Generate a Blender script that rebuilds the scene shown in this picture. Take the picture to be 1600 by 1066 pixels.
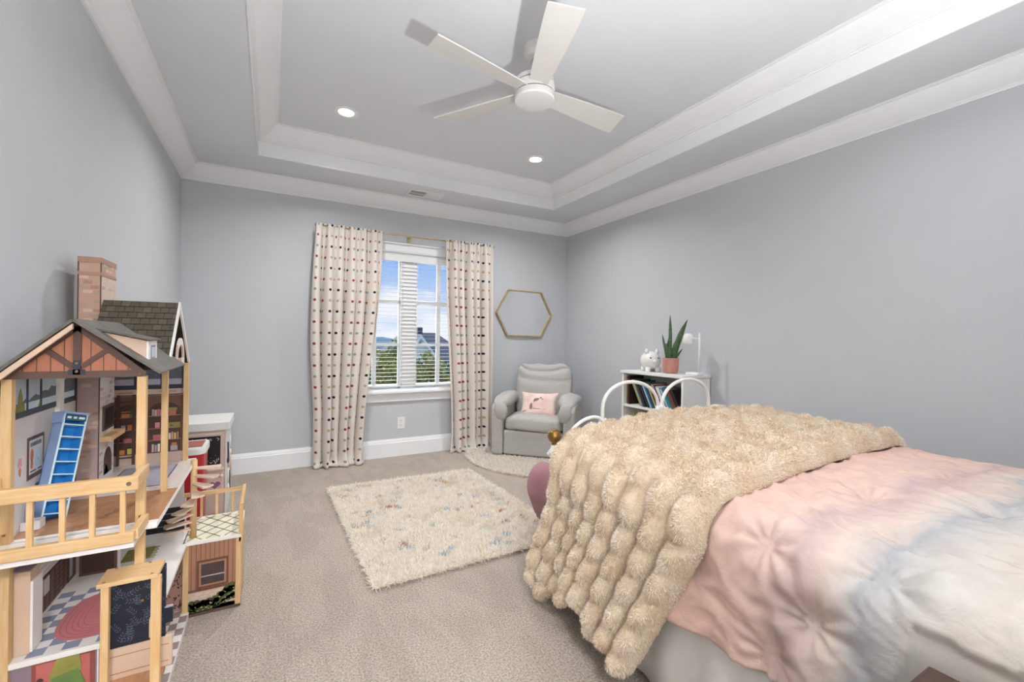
import bpy, bmesh, math, random
import numpy as np
from mathutils import Vector, Matrix, noise

R = math.radians
PI = math.pi
rnd = random.Random(7)
for o in list(bpy.data.objects):
    bpy.data.objects.remove(o, do_unlink=True)
S = bpy.context.scene
COL = S.collection

# ------------------------------------------------------------------ camera
YAW, ROLL, CAMZ = 0.5035, 0.0136, 1.2641
cd = bpy.data.cameras.new('camera')
cam = bpy.data.objects.new('camera', cd)
COL.objects.link(cam)
cd.sensor_width = 36.0
cd.lens = 683.386 / 1600 * 36.0
cd.shift_y = -(533.0 - 529.7) / 1600
cd.clip_start = 0.02
cd.clip_end = 500
_f = Vector((math.sin(YAW), math.cos(YAW), 0.0005)).normalized()
_r = Vector((math.cos(YAW), -math.sin(YAW), 0))
_u = _r.cross(_f)
_r2 = _r * math.cos(ROLL) + _u * math.sin(ROLL)
_u2 = -_r * math.sin(ROLL) + _u * math.cos(ROLL)
cam.matrix_world = Matrix(((_r2.x, _u2.x, -_f.x, 0), (_r2.y, _u2.y, -_f.y, 0),
                           (_r2.z, _u2.z, -_f.z, CAMZ), (0, 0, 0, 1)))
S.camera = cam

# ------------------------------------------------------------------ world (blue sky with clouds)
W = bpy.data.worlds.new('sky')
S.world = W
W.use_nodes = True
wn = W.node_tree
wn.nodes.clear()
w_out = wn.nodes.new('ShaderNodeOutputWorld')
w_bg = wn.nodes.new('ShaderNodeBackground')
w_tc = wn.nodes.new('ShaderNodeTexCoord')
w_sep = wn.nodes.new('ShaderNodeSeparateXYZ')
w_rmp = wn.nodes.new('ShaderNodeValToRGB')
w_map = wn.nodes.new('ShaderNodeMapping')
w_noi = wn.nodes.new('ShaderNodeTexNoise')
w_cr = wn.nodes.new('ShaderNodeValToRGB')
w_mix = wn.nodes.new('ShaderNodeMixRGB')
wn.links.new(w_tc.outputs['Generated'], w_sep.inputs[0])
wn.links.new(w_sep.outputs['Z'], w_rmp.inputs[0])
w_rmp.color_ramp.elements[0].position = 0.0
w_rmp.color_ramp.elements[0].color = (0.74, 0.80, 0.94, 1)
w_rmp.color_ramp.elements[1].position = 0.17
w_rmp.color_ramp.elements[1].color = (0.25, 0.47, 0.92, 1)
wn.links.new(w_tc.outputs['Generated'], w_map.inputs[0])
w_map.inputs['Scale'].default_value = (5.0, 5.0, 13.0)
w_map.inputs['Location'].default_value = (0.3, 0.2, 0.1)
wn.links.new(w_map.outputs[0], w_noi.inputs['Vector'])
w_noi.inputs['Scale'].default_value = 1.6
w_noi.inputs['Detail'].default_value = 7
w_noi.inputs['Roughness'].default_value = 0.55
# clouds thin out with height
w_ma = wn.nodes.new('ShaderNodeMath'); w_ma.operation = 'MULTIPLY_ADD'
w_ma.inputs[1].default_value = -1.9; w_ma.inputs[2].default_value = 0.20
wn.links.new(w_sep.outputs['Z'], w_ma.inputs[0])
w_ad = wn.nodes.new('ShaderNodeMath'); w_ad.operation = 'ADD'
wn.links.new(w_noi.outputs['Fac'], w_ad.inputs[0]); wn.links.new(w_ma.outputs[0], w_ad.inputs[1])
wn.links.new(w_ad.outputs[0], w_cr.inputs[0])
w_cr.color_ramp.elements[0].position = 0.46
w_cr.color_ramp.elements[1].position = 0.62
wn.links.new(w_cr.outputs[0], w_mix.inputs['Fac'])
wn.links.new(w_rmp.outputs[0], w_mix.inputs['Color1'])
w_mix.inputs['Color2'].default_value = (0.86, 0.88, 0.96, 1)
wn.links.new(w_mix.outputs[0], w_bg.inputs['Color'])
w_bg.inputs['Strength'].default_value = 0.78
wn.links.new(w_bg.outputs[0], w_out.inputs[0])

# broad bright-sky daylight that reaches the room only through the window
sd = bpy.data.lights.new('daylight', 'SUN')
sd.energy = 9.0
sd.angle = R(125)
sd.color = (0.97, 0.985, 1.0)
sun = bpy.data.objects.new('daylight', sd)
COL.objects.link(sun)
sun.rotation_euler = Vector((0.0, -1.0, -0.28)).to_track_quat('-Z', 'Y').to_euler()

S.view_settings.view_transform = 'Standard'
S.view_settings.look = 'None'
S.view_settings.gamma = 1.0
S.view_settings.use_curve_mapping = False
S.view_settings.exposure = 0.5
CAN_POWER = 14.0
HALL_FILL_POWER = 135.0
FILL_LAMP_POWER = 195.0

# ------------------------------------------------------------------ materials
def lin(c):
    if isinstance(c, str):
        c = c.lstrip('#')
        c = [int(c[i:i + 2], 16) / 255 for i in (0, 2, 4)]
        c = [x / 12.92 if x <= 0.04045 else ((x + 0.055) / 1.055) ** 2.4 for x in c]
    return (c[0], c[1], c[2], 1.0)

MATS = {}
class NT:
    """small node helper"""
    def __init__(s, m):
        s.nt = m.node_tree
        s.b = s.nt.nodes['Principled BSDF']
    def n(s, t, **kw):
        x = s.nt.nodes.new(t)
        for k, v in kw.items():
            if k in x.inputs: x.inputs[k].default_value = v
            else: setattr(x, k, v)
        return x
    def l(s, a, b): s.nt.links.new(a, b)

def M(name, col, rough=0.55, metal=0.0, var=0.0, vscale=12.0, bump=0.0, bscale=150.0, bdist=0.01,
      col2=None, stretch=(1, 1, 1), emit=None, trans=0.0, alpha=1.0, spec=None, sheen=0.0, detail=4):
    if name in MATS: return MATS[name]
    m = bpy.data.materials.new(name)
    m.use_nodes = True
    t = NT(m); b = t.b
    c = lin(col)
    b.inputs['Base Color'].default_value = c
    b.inputs['Roughness'].default_value = rough
    b.inputs['Metallic'].default_value = metal
    if spec is not None: b.inputs['Specular IOR Level'].default_value = spec
    if sheen:
        b.inputs['Sheen Weight'].default_value = sheen
        b.inputs['Sheen Roughness'].default_value = 0.5
    if trans: b.inputs['Transmission Weight'].default_value = trans
    if alpha < 1: b.inputs['Alpha'].default_value = alpha
    if emit:
        b.inputs['Emission Color'].default_value = lin(emit[0])
        b.inputs['Emission Strength'].default_value = emit[1]
    tc = t.n('ShaderNodeTexCoord'); mp = t.n('ShaderNodeMapping')
    t.l(tc.outputs['Object'], mp.inputs[0]); mp.inputs['Scale'].default_value = stretch
    # every material carries a little procedural variation
    nz = t.n('ShaderNodeTexNoise', Scale=vscale, Detail=detail, Roughness=0.6)
    t.l(mp.outputs[0], nz.inputs['Vector'])
    mx = t.n('ShaderNodeMixRGB')
    v = max(var, 0.015)
    c2 = lin(col2) if col2 else tuple(min(1, x * (1 + v)) for x in c[:3]) + (1,)
    c1 = c if col2 else tuple(x * (1 - v) for x in c[:3]) + (1,)
    mx.inputs['Color1'].default_value = c1; mx.inputs['Color2'].default_value = c2
    rp = t.n('ShaderNodeValToRGB')
    rp.color_ramp.elements[0].position = 0.3; rp.color_ramp.elements[1].position = 0.7
    t.l(nz.outputs['Fac'], rp.inputs[0]); t.l(rp.outputs[0], mx.inputs['Fac'])
    t.l(mx.outputs[0], b.inputs['Base Color'])
    if bump:
        n2 = t.n('ShaderNodeTexNoise', Scale=bscale, Detail=3.0)
        t.l(mp.outputs[0], n2.inputs['Vector'])
        bp = t.n('ShaderNodeBump', Strength=bump, Distance=bdist)
        t.l(n2.outputs['Fac'], bp.inputs['Height']); t.l(bp.outputs[0], b.inputs['Normal'])
    MATS[name] = m
    return m

WALLC = '#c7c9cc'
M('wall_paint', WALLC, 0.75, var=0.012, vscale=3, bump=0.03, bscale=260)
M('ceiling_paint', '#dfe1e5', 0.8, var=0.01, vscale=3, bump=0.02, bscale=260)
M('trim_white', '#f0f1f2', 0.35, var=0.01)
M('white_plastic', '#ececea', 0.35)
M('pine', '#d8ba8e', 0.5, col2='#cfa26a', vscale=9, stretch=(14, 14, 1.2))
M('pine_x', '#d8ba8e', 0.5, col2='#cda069', vscale=9, stretch=(1.2, 14, 14))
M('pine_y', '#d8ba8e', 0.5, col2='#cda069', vscale=9, stretch=(14, 1.2, 14))
M('dh_white', '#ece7e2', 0.5)
M('dark_brown', '#4a332b', 0.6, var=0.1)
M('black', '#120f10', 0.5)
M('gold', '#b08a3f', 0.3, metal=0.9, var=0.1)
M('brass', '#c2ab7c', 0.4, metal=0.6, var=0.15)

def carpet_mat():
    m = M('carpet', '#b9aa9a', 0.95, spec=0.1)
    t = NT(m); b = t.b; nt = t.nt
    for x in list(nt.nodes):
        if x.type not in ('BSDF_PRINCIPLED', 'OUTPUT_MATERIAL'): nt.nodes.remove(x)
    tc = t.n('ShaderNodeTexCoord')
    fine = t.n('ShaderNodeTexNoise', Scale=125.0, Detail=4.0, Roughness=0.75)
    med = t.n('ShaderNodeTexNoise', Scale=45.0, Detail=3.0)
    big = t.n('ShaderNodeTexNoise', Scale=4.2, Detail=2.0, Distortion=0.8)
    mp = t.n('ShaderNodeMapping'); mp.inputs['Scale'].default_value = (1.5, 0.55, 1); mp.inputs['Rotation'].default_value = (0, 0, 0.35)
    t.l(tc.outputs['Object'], mp.inputs[0]); t.l(mp.outputs[0], big.inputs['Vector'])
    for q in (fine, med): t.l(tc.outputs['Object'], q.inputs['Vector'])
    r1 = t.n('ShaderNodeValToRGB'); r1.color_ramp.elements[0].position = .32; r1.color_ramp.elements[1].position = .68
    r1.color_ramp.elements[0].color = lin('#8a7c70'); r1.color_ramp.elements[1].color = lin('#e6d9cc')
    t.l(fine.outputs['Fac'], r1.inputs[0])
    r2 = t.n('ShaderNodeValToRGB'); r2.color_ramp.elements[0].position = .42; r2.color_ramp.elements[1].position = .56
    r2.color_ramp.elements[0].color = (0.95, 0.945, 0.94, 1); r2.color_ramp.elements[1].color = (1.05, 1.05, 1.05, 1)
    t.l(big.outputs['Fac'], r2.inputs[0])
    mx = t.n('ShaderNodeMixRGB', blend_type='MULTIPLY'); mx.inputs['Fac'].default_value = 1
    t.l(r1.outputs[0], mx.inputs['Color1']); t.l(r2.outputs[0], mx.inputs['Color2'])
    t.l(mx.outputs[0], b.inputs['Base Color'])
    ad = t.n('ShaderNodeMath', operation='ADD'); t.l(fine.outputs['Fac'], ad.inputs[0]); t.l(med.outputs['Fac'], ad.inputs[1])
    bp = t.n('ShaderNodeBump', Strength=0.9, Distance=0.012); t.l(ad.outputs[0], bp.inputs['Height']); t.l(bp.outputs[0], b.inputs['Normal'])
    return m
carpet_mat()

# ------------------------------------------------------------------ mesh helpers
class MB:
    def __init__(s): s.v = []; s.f = []; s.mi = []; s.mats = []; s.uv = None
    def mat(s, m):
        if m not in s.mats: s.mats.append(m)
        return s.mats.index(m)
    def add(s, vs, fs, m='trim_white'):
        k = len(s.v); i = s.mat(m)
        s.v.extend([tuple(p) for p in vs])
        for f in fs: s.f.append(tuple(k + q for q in f)); s.mi.append(i)
        return s
    def box(s, x0, x1, y0, y1, z0, z1, m='trim_white', T=None):
        vs = [Vector((x, y, z)) for z in (z0, z1) for y in (y0, y1) for x in (x0, x1)]
        if T is not None: vs = [T @ p for p in vs]
        return s.add(vs, [(0, 2, 3, 1), (4, 5, 7, 6), (0, 1, 5, 4), (2, 6, 7, 3), (0, 4, 6, 2), (1, 3, 7, 5)], m)
    def prism(s, poly, d, m, T=None):
        """poly: list of 2D (a,b) -> (a,0,b) extruded along +y by d, ccw seen from -y"""
        n = len(poly)
        vs = [Vector((a, 0, b)) for a, b in poly] + [Vector((a, d, b)) for a, b in poly]
        if T is not None: vs = [T @ p for p in vs]
        fs = [tuple(range(n)), tuple(range(2 * n - 1, n - 1, -1))]
        fs += [(i, n + i, n + (i + 1) % n, (i + 1) % n) for i in range(n)]
        return s.add(vs, fs, m)
    def tube(s, path, r, m, seg=10, closed=False, cap=True):
        path = [Vector(p) for p in path]; n = len(path); rs = r if hasattr(r, '__len__') else [r] * n
        vs = []; up = None
        for i, p in enumerate(path):
            if closed: t = path[(i + 1) % n] - path[i - 1]
            else: t = path[min(i + 1, n - 1)] - path[max(i - 1, 0)]
            t.normalize()
            if up is None:
                up = Vector((0, 0, 1)) if abs(t.z) < .9 else Vector((1, 0, 0))
            a = t.cross(up).normalized(); up = a.cross(t).normalized()
            for k in range(seg):
                w = 2 * PI * k / seg
                vs.append(p + (a * math.cos(w) + up * math.sin(w)) * rs[i])
        fs = []
        for i in range(n if closed else n - 1):
            j = (i + 1) % n
            for k in range(seg):
                fs.append((i * seg + k, i * seg + (k + 1) % seg, j * seg + (k + 1) % seg, j * seg + k))
        if cap and not closed:
            fs.append(tuple(range(seg - 1, -1, -1))); fs.append(tuple((n - 1) * seg + k for k in range(seg)))
        return s.add(vs, fs, m)
    def lathe(s, prof, c, m, seg=24, T=None, sq=1.0, cap=True):
        """prof: (r,z) list bottom to top around vertical axis at c"""
        vs = []; n = len(prof)
        for r, z in prof:
            for k in range(seg):
                w = 2 * PI * k / seg
                p = Vector((r * math.cos(w), r * math.sin(w) * sq, z))
                vs.append((T @ p if T is not None else p) + Vector(c))
        fs = []
        for i in range(n - 1):
            for k in range(seg):
                fs.append((i * seg + k, i * seg + (k + 1) % seg, (i + 1) * seg + (k + 1) % seg, (i + 1) * seg + k))
        if cap: fs.append(tuple(range(seg - 1, -1, -1))); fs.append(tuple((n - 1) * seg + k for k in range(seg)))
        return s.add(vs, fs, m)
    def ball(s, c, r, m, seg=14, rings=9, T=None):
        rr = r if hasattr(r, '__len__') else (r, r, r)
        vs = []; fs = []
        for i in range(rings + 1):
            a = -PI / 2 + PI * i / rings
            for k in range(seg):
                w = 2 * PI * k / seg
                p = Vector((rr[0] * math.cos(a) * math.cos(w), rr[1] * math.cos(a) * math.sin(w), rr[2] * math.sin(a)))
                vs.append((T @ p if T is not None else p) + Vector(c))
        for i in range(rings):
            for k in range(seg):
                fs.append((i * seg + k, i * seg + (k + 1) % seg, (i + 1) * seg + (k + 1) % seg, (i + 1) * seg + k))
        return s.add(vs, fs, m)
    def grid(s, P, nu, nv, m, closed_u=False):
        """P: list of rows (nv rows of nu points)"""
        vs = [p for row in P for p in row]; fs = []
        for j in range(nv - 1):
            for i in range(nu if closed_u else nu - 1):
                i2 = (i + 1) % nu
                fs.append((j * nu + i, j * nu + i2, (j + 1) * nu + i2, (j + 1) * nu + i))
        return s.add(vs, fs, m)
    def build(s, name, parent=None, smooth=False, bevel=0.0, seg=2, world=True, angle=None):
        me = bpy.data.meshes.new(name)
        me.from_pydata(s.v, [], s.f)
        for m in s.mats: me.materials.append(MATS[m])
        me.polygons.foreach_set('material_index', s.mi)
        if smooth: me.polygons.foreach_set('use_smooth', [True] * len(s.f))
        me.update()
        if angle is not None:
            me.polygons.foreach_set('use_smooth', [True] * len(s.f))
            try: me.set_sharp_from_angle(angle=R(angle))
            except Exception: pass
        o = bpy.data.objects.new(name, me); COL.objects.link(o)
        if parent is not None:
            o.parent = parent
            if world: o.matrix_parent_inverse = wm(parent).inverted()
        if bevel:
            b = o.modifiers.new('bevel', 'BEVEL'); b.width = bevel; b.segments = seg; b.limit_method = 'ANGLE'; b.angle_limit = R(40)
        return o

def wm(o):
    loc = o.matrix_basis
    return (wm(o.parent) @ o.matrix_parent_inverse @ loc) if o.parent else loc.copy()

def tag(o, label=None, cat=None, group=None, kind=None):
    if label: o['label'] = label
    if cat: o['category'] = cat
    if group: o['group'] = group
    if kind: o['kind'] = kind
    return o
def thing(name, loc, label, cat, group=None, rz=0.0):
    o = bpy.data.objects.new(name, None); COL.objects.link(o)
    o.empty_display_size = 0.1
    o.location = loc; o.rotation_euler = (0, 0, rz)
    return tag(o, label, cat, group)
def struct(o): o['kind'] = 'structure'; return o
def bx(*a, m='trim_white'): return MB().box(*a, m=m)
def inst(src, parent, loc=None, mat=None, world=True):
    """a copy of a part sharing mesh data"""
    c = src.copy(); COL.objects.link(c)
    if parent is not None: c.parent = parent
    if loc is not None: c.location = loc
    return c
def mesh_np(name, V, F, mats, parent=None, smooth=False, world=True, attr=None):
    me = bpy.data.meshes.new(name)
    V = np.asarray(V, np.float32); F = np.asarray(F, np.int32)
    k = F.shape[1]
    me.vertices.add(len(V)); me.vertices.foreach_set('co', V.ravel())
    me.loops.add(F.size); me.loops.foreach_set('vertex_index', F.ravel())
    me.polygons.add(len(F)); me.polygons.foreach_set('loop_start', np.arange(0, F.size, k, dtype=np.int32))
    me.polygons.foreach_set('loop_total', np.full(len(F), k, np.int32)) if False else None
    if smooth: me.polygons.foreach_set('use_smooth', np.ones(len(F), bool))
    for m in mats: me.materials.append(MATS[m])
    me.update(calc_edges=True)
    if attr is not None:
        a = me.color_attributes.new('tint', 'FLOAT_COLOR', 'POINT')
        a.data.foreach_set('color', np.asarray(attr, np.float32).ravel())
    o = bpy.data.objects.new(name, me); COL.objects.link(o)
    if parent is not None:
        o.parent = parent
        if world: o.matrix_parent_inverse = wm(parent).inverted()
    return o
def strands(P, N, L, width, rg, lean=0.5, droop=0.0, bias=(0, 0, 0)):
    """fur: every strand a bent tapering blade. returns V,F(triangles), strand index per vertex"""
    P = np.asarray(P); N = np.asarray(N); n = len(P)
    d = N + rg.normal(0, lean, (n, 3)) + np.asarray(bias)
    d /= np.linalg.norm(d, axis=1)[:, None]
    d2 = d + rg.normal(0, lean * .6, (n, 3)) + np.array([0, 0, -droop])
    d2 /= np.linalg.norm(d2, axis=1)[:, None]
    side = np.cross(d, rg.normal(0, 1, (n, 3))); side /= np.linalg.norm(side, axis=1)[:, None]
    L = np.broadcast_to(np.asarray(L), (n,))[:, None]
    a = P - side * width / 2; b = P + side * width / 2
    m1 = P + d * L * .55
    c = m1 - side * width * .4; e = m1 + side * width * .4
    t = m1 + d2 * L * .45
    V = np.stack([a, b, c, e, t], 1).reshape(-1, 3)
    k = np.arange(n)[:, None] * 5
    F = np.concatenate([k + [0, 1, 3], k + [0, 3, 2], k + [2, 3, 4]], 0)
    return V, F, np.repeat(np.arange(n), 5)

# ================================================================== THE ROOM
XL, XR, YB, YN = -0.692, 3.375, 4.683, -0.32
ZC, ZT, PC = 2.609, 2.74, 0.129            # crown foot, soffit height, crown projection
TL, TR, TB, TN = -0.111, 2.794, 4.133, 0.25  # tray opening
ZU, PU, HU = 2.976, 0.142, 0.121            # tray ceiling, upper crown
DXA, DXB = -.48, .44                         # doorway added in the wall behind the camera, lets the hall fill in
WX0, WX1, WZ0, WZ1 = 0.66, 1.95, 0.70, 2.17  # window opening

struct(bx(XL - .15, XR + .15, YN - .15, YB + .15, -0.12, 0.0, m='carpet').build('floor'))
struct(bx(XL - .15, XL, YN - .15, YB + .15, 0, 3.05, m='wall_paint').build('wall_left'))
struct(bx(XR, XR + .15, YN - .15, YB + .15, 0, 3.05, m='wall_paint').build('wall_right'))
b = MB()
b.box(XL, DXA, YN - .15, YN, 0, 3.05, 'wall_paint'); b.box(DXB, XR, YN - .15, YN, 0, 3.05, 'wall_paint'); b.box(DXA, DXB, YN - .15, YN, 2.05, 3.05, 'wall_paint')
struct(b.build('wall_front'))
# unseen hallway added behind the camera to carry frontal fill through the doorway
M('hall_paint', '#ebe9e5', .8)
b = MB()
b.box(-1.6, -1.5, YN - 2.0, YN - .15, 0, 2.7, 'hall_paint'); b.box(1.7, 1.8, YN - 2.0, YN - .15, 0, 2.7, 'hall_paint'); b.box(-1.6, 1.8, YN - 2.1, YN - 2.0, 0, 2.7, 'hall_paint'); b.box(-1.6, XL - .15, YN - .15, YN - .05, 0, 2.7, 'hall_paint')
struct(b.build('wall_hall'))
struct(bx(-1.6, 1.8, YN - 2.1, YN - .15, 2.6, 2.7, m='hall_paint').build('ceiling_hall'))
struct(bx(-1.6, 1.8, YN - 2.1, YN - .15, -.12, 0, m='carpet').build('floor_hall'))
b = MB()
b.box(XL, WX0, YB, YB + .15, 0, 3.05, 'wall_paint'); b.box(WX1, XR, YB, YB + .15, 0, 3.05, 'wall_paint')
b.box(WX0, WX1, YB, YB + .15, 0, WZ0, 'wall_paint'); b.box(WX0, WX1, YB, YB + .15, WZ1, 3.05, 'wall_paint')
struct(b.build('wall_back'))
# ceiling: soffit ring + tray top
b = MB()
b.box(XL, TL, YN, YB, ZT, ZT + .3, 'ceiling_paint'); b.box(TR, XR, YN, YB, ZT, ZT + .3, 'ceiling_paint')
b.box(TL, TR, TB, YB, ZT, ZT + .3, 'ceiling_paint'); b.box(TL, TR, YN, TN, ZT, ZT + .3, 'ceiling_paint')
b.box(XL - .15, XR + .15, YN - .15, YB + .15, ZU, ZU + .15, 'ceiling_paint')
ceiling = struct(b.build('ceiling'))

def crown(name, rect, prof, m='trim_white'):
    """mitred moulding round a rectangle; prof = (offset inward, z) points; one object per side"""
    x0, x1, y0, y1 = rect
    cs = [(x0, y0, 1, 1), (x1, y0, -1, 1), (x1, y1, -1, -1), (x0, y1, 1, -1)]
    out = []
    for i in range(4):
        a, c = cs[i], cs[(i + 1) % 4]
        va = [(a[0] + a[2] * p, a[1] + a[3] * p, z) for p, z in prof]
        vc = [(c[0] + c[2] * p, c[1] + c[3] * p, z) for p, z in prof]
        n = len(prof)
        fs = [(k, k + 1, n + k + 1, n + k) for k in range(n - 1)]
        out.append(struct(MB().add(va + vc, fs, m).build(name % (i + 1), angle=35)))
    return out
def crown_profile(p, z0, z1):
    h = z1 - z0; pr = [(0, z0), (p * .07, z0), (p * .09, z0 + h * .03), (p * .09, z0 + h * .10), (p * .13, z0 + h * .11), (p * .15, z0 + h * .17)]
    for k in range(9):                       # the cove
        a = k / 8
        pr.append((p * (.17 + .70 * a), z0 + h * (.18 + .66 * (a ** .8 * .55 + a ** 2.2 * .45))))
    pr += [(p * .88, z0 + h * .88), (p * .93, z0 + h * .90), (p * .93, z0 + h * .95), (p, z0 + h * .96), (p, z1)]
    return pr
def cp2(p, z0, z1):
    # gentle cove with bead steps top and bottom
    h = z1 - z0; pr = [(0, z0), (p * .10, z0), (p * .10, z0 + h * .09), (p * .15, z0 + h * .10), (p * .15, z0 + h * .15)]
    for k in range(11):
        a = k / 10; bow = .045 * math.sin(PI * a)
        pr.append((p * (.17 + .68 * a + bow), z0 + h * (.16 + .70 * a - bow)))
    pr += [(p * .87, z0 + h * .90), (p * .93, z0 + h * .90), (p * .93, z0 + h * .95), (p, z0 + h * .95), (p, z1)]
    return pr
for k, (nm, rect, pr) in enumerate([(1, (XL, XR, YN, YB), cp2(PC, ZC, ZT)), (5, (TL, TR, TN, TB), cp2(PU, ZU - HU, ZU))]):
    for i, o in enumerate(crown('trim_%d', rect, pr)): o.name = 'trim_%d' % (nm + i)
# white riser of the tray, with a small bead at its lower edge
for i, o in enumerate(crown('trim_%d', (TL, TR, TN, TB), [(-.004, ZT - .004), (.006, ZT - .004), (.006, ZT + .008), (.002, ZT + .012), (.002, ZU - HU)])): o.name = 'trim_%d' % (9 + i)
def baseboard(name, rect_i):
    o = crown('x%d', (XL, XR, YN, YB), [(.016, 0), (.016, .145), (.012, .150), (.012, .166), (.008, .172), (.006, .182), (0, .184)])
    return o
for o, nm in zip(baseboard('', 0), ('front', 'right', 'back', 'left')):
    o.name = 'baseboard_' + nm
    if nm == 'front': bpy.data.objects.remove(o)
struct(bx(DXB + .08, XR, YN, YN + .016, 0, .18).build('baseboard_front'))

# ------------------------------------------------------------------ window
GL = bpy.data.materials.new('window_glass'); GL.use_nodes = True
nt = GL.node_tree; nt.nodes.clear()
o_ = nt.nodes.new('ShaderNodeOutputMaterial'); mx = nt.nodes.new('ShaderNodeMixShader'); tr = nt.nodes.new('ShaderNodeBsdfTransparent'); gl = nt.nodes.new('ShaderNodeBsdfGlossy'); fr = nt.nodes.new('ShaderNodeFresnel')
gl.inputs['Roughness'].default_value = .02; tr.inputs[0].default_value = (.97, .98, .98, 1); fr.inputs[0].default_value = 1.25
nt.links.new(fr.outputs[0], mx.inputs[0]); nt.links.new(tr.outputs[0], mx.inputs[1]); nt.links.new(gl.outputs[0], mx.inputs[2]); nt.links.new(mx.outputs[0], o_.inputs[0])
MATS['window_glass'] = GL

win = thing('window_1', (1.305, YB, 0), None, None); win['kind'] = 'structure'
b = MB()   # casing on the room side
b.box(WX0 - .085, WX0, YB - .02, YB, WZ0, WZ1, 'trim_white'); b.box(WX1, WX1 + .085, YB - .02, YB, WZ0, WZ1, 'trim_white')
b.box(WX0 - .085, WX1 + .085, YB - .022, YB, WZ1, WZ1 + .085, 'trim_white'); b.box(WX0 - .1, WX1 + .1, YB - .04, YB, WZ1 + .085, WZ1 + .10, 'trim_white')
b.box(WX0 - .09, WX1 + .09, YB - .027, YB, WZ1 + .012, WZ1 + .022, 'trim_white')
b.build('casing', win, bevel=.003)
b = MB(); b.box(WX0, WX0 + .02, YB, YB + .15, WZ0, WZ1); b.box(WX1 - .02, WX1, YB, YB + .15, WZ0, WZ1)
b.box(WX0, WX1, YB, YB + .15, WZ1 - .02, WZ1); b.box(WX0, WX1, YB, YB + .15, WZ0, WZ0 + .02)
b.build('jamb', win)
MB().box(1.216, 1.392, YB + .012, YB + .12, WZ0 + .02, WZ1 - .02).box(1.236, 1.372, YB + .006, YB + .014, WZ0 + .02, WZ1 - .02).build('mullion', win, bevel=.003)
MB().box(WX0 - .11, WX1 + .11, YB - .055, YB + .01, WZ0 - .028, WZ0).build('window_sill', win, bevel=.006)
MB().box(WX0 - .085, WX1 + .085, YB - .02, YB, .585, WZ0 - .028).box(WX0 - .088, WX1 + .088, YB - .026, YB, WZ0 - .05, WZ0 - .028).build('apron', win, bevel=.003)
for (ux0, ux1, um) in ((.68, 1.216, .954), (1.392, 1.93, 1.657)):
    ys, ye = YB + .05, YB + .09
    b = MB(); b.box(ux0, ux0 + .012, ys, ye, .72, 2.15); b.box(ux1 - .012, ux1, ys, ye, .72, 2.15)
    b.box(ux0, ux1, ys, ye, .72, .757); b.box(ux0, ux1, ys, ye, 2.136, 2.15); b.box(ux0, ux1, ys, ye, 1.626, 1.674)
    b.build('sash', win, bevel=.003)
    MB().box(um - .021, um + .021, ys + .01, ye - .005, .757, 2.136).build('muntin', win)
    MB().box(ux0, ux1, ys + .012, ye - .007, 1.172, 1.202).build('muntin', win)
    for (a, c) in ((ux0 + .012, um - .021), (um + .021, ux1 - .012)):
        for (d, e) in ((.757, 1.172), (1.202, 1.626), (1.674, 2.136)):
            MB().box(a, c, ys + .018, ys + .022, d, e, 'window_glass').build('pane', win)

# venetian blind inside the window opening, slats turned open
bl = thing('window_blind', (1.305, YB - .005, 2.15), 'white horizontal slat blind, opened flat, inside the window between the dotted curtains', 'blind')
MB().box(WX0 + .025, WX1 - .025, YB - .02, YB + .035, 2.095, 2.145, 'white_plastic').box(WX0 + .024, WX1 - .024, YB - .026, YB - .02, 2.075, 2.145, 'white_plastic').build('headrail', bl, bevel=.003)
slat = None
for k in range(33):
    z = 2.065 - k * .0405
    if slat is None:
        slat = MB().box(WX0 + .03, WX1 - .03, YB - .010, YB + .016, -.0008, .0008, 'white_plastic').build('slat', bl); slat.location = (0, 0, z)
    else:
        c = slat.copy(); COL.objects.link(c); c.location = (0, 0, z)
MB().box(WX0 + .03, WX1 - .03, YB - .014, YB + .028, .742, .756, 'white_plastic').build('bottom_rail', bl)
for x in (.80, 1.22, 1.39, 1.81):
    MB().tube([(x, YB - .018, .75), (x, YB - .018, 2.09)], .0012, 'white_plastic', 5).build('cord', bl)

# ------------------------------------------------------------------ wall and ceiling fittings
o = thing('wall_outlet', (1.233, YB, .349), 'white electrical outlet plate on the grey wall below the window', 'outlet')
MB().box(1.193, 1.273, YB - .006, YB, .287, .413, 'white_plastic').build('plate', o, bevel=.003)
for z in (.325, .375):
    rc = MB().box(1.214, 1.252, YB - .0085, YB - .005, z - .017, z + .017, 'white_plastic').build('receptacle', o, bevel=.004)
    MB().box(1.222, 1.225, YB - .009, YB - .008, z - .002, z + .009, 'dark_brown').box(1.238, 1.241, YB - .009, YB - .008, z - .002, z + .009, 'dark_brown').box(1.229, 1.234, YB - .009, YB - .008, z - .011, z - .006, 'dark_brown').build('slot', rc)

o = thing('air_vent', (1.36, 4.365, ZT), 'white rectangular supply air register in the lowered ceiling above the curtain rod', 'vent')
MB().box(1.18, 1.545, 4.275, 4.46, ZT - .008, ZT, 'white_plastic').build('frame', o, bevel=.003)
MB().box(1.21, 1.36, 4.305, 4.43, ZT - .0095, ZT - .007, 'black').build('opening', o)
MB().box(1.37, 1.515, 4.305, 4.43, ZT - .011, ZT - .007, 'white_plastic').build('damper_plate', o)
for k in range(11):
    MB().box(1.212 + k * .0137, 1.216 + k * .0137, 4.306, 4.429, ZT - .0135, ZT - .009, 'white_plastic').build('louver', o)
MB().box(1.21, 1.36, 4.365, 4.369, ZT - .014, ZT - .009, 'white_plastic').build('louver', o)

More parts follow.
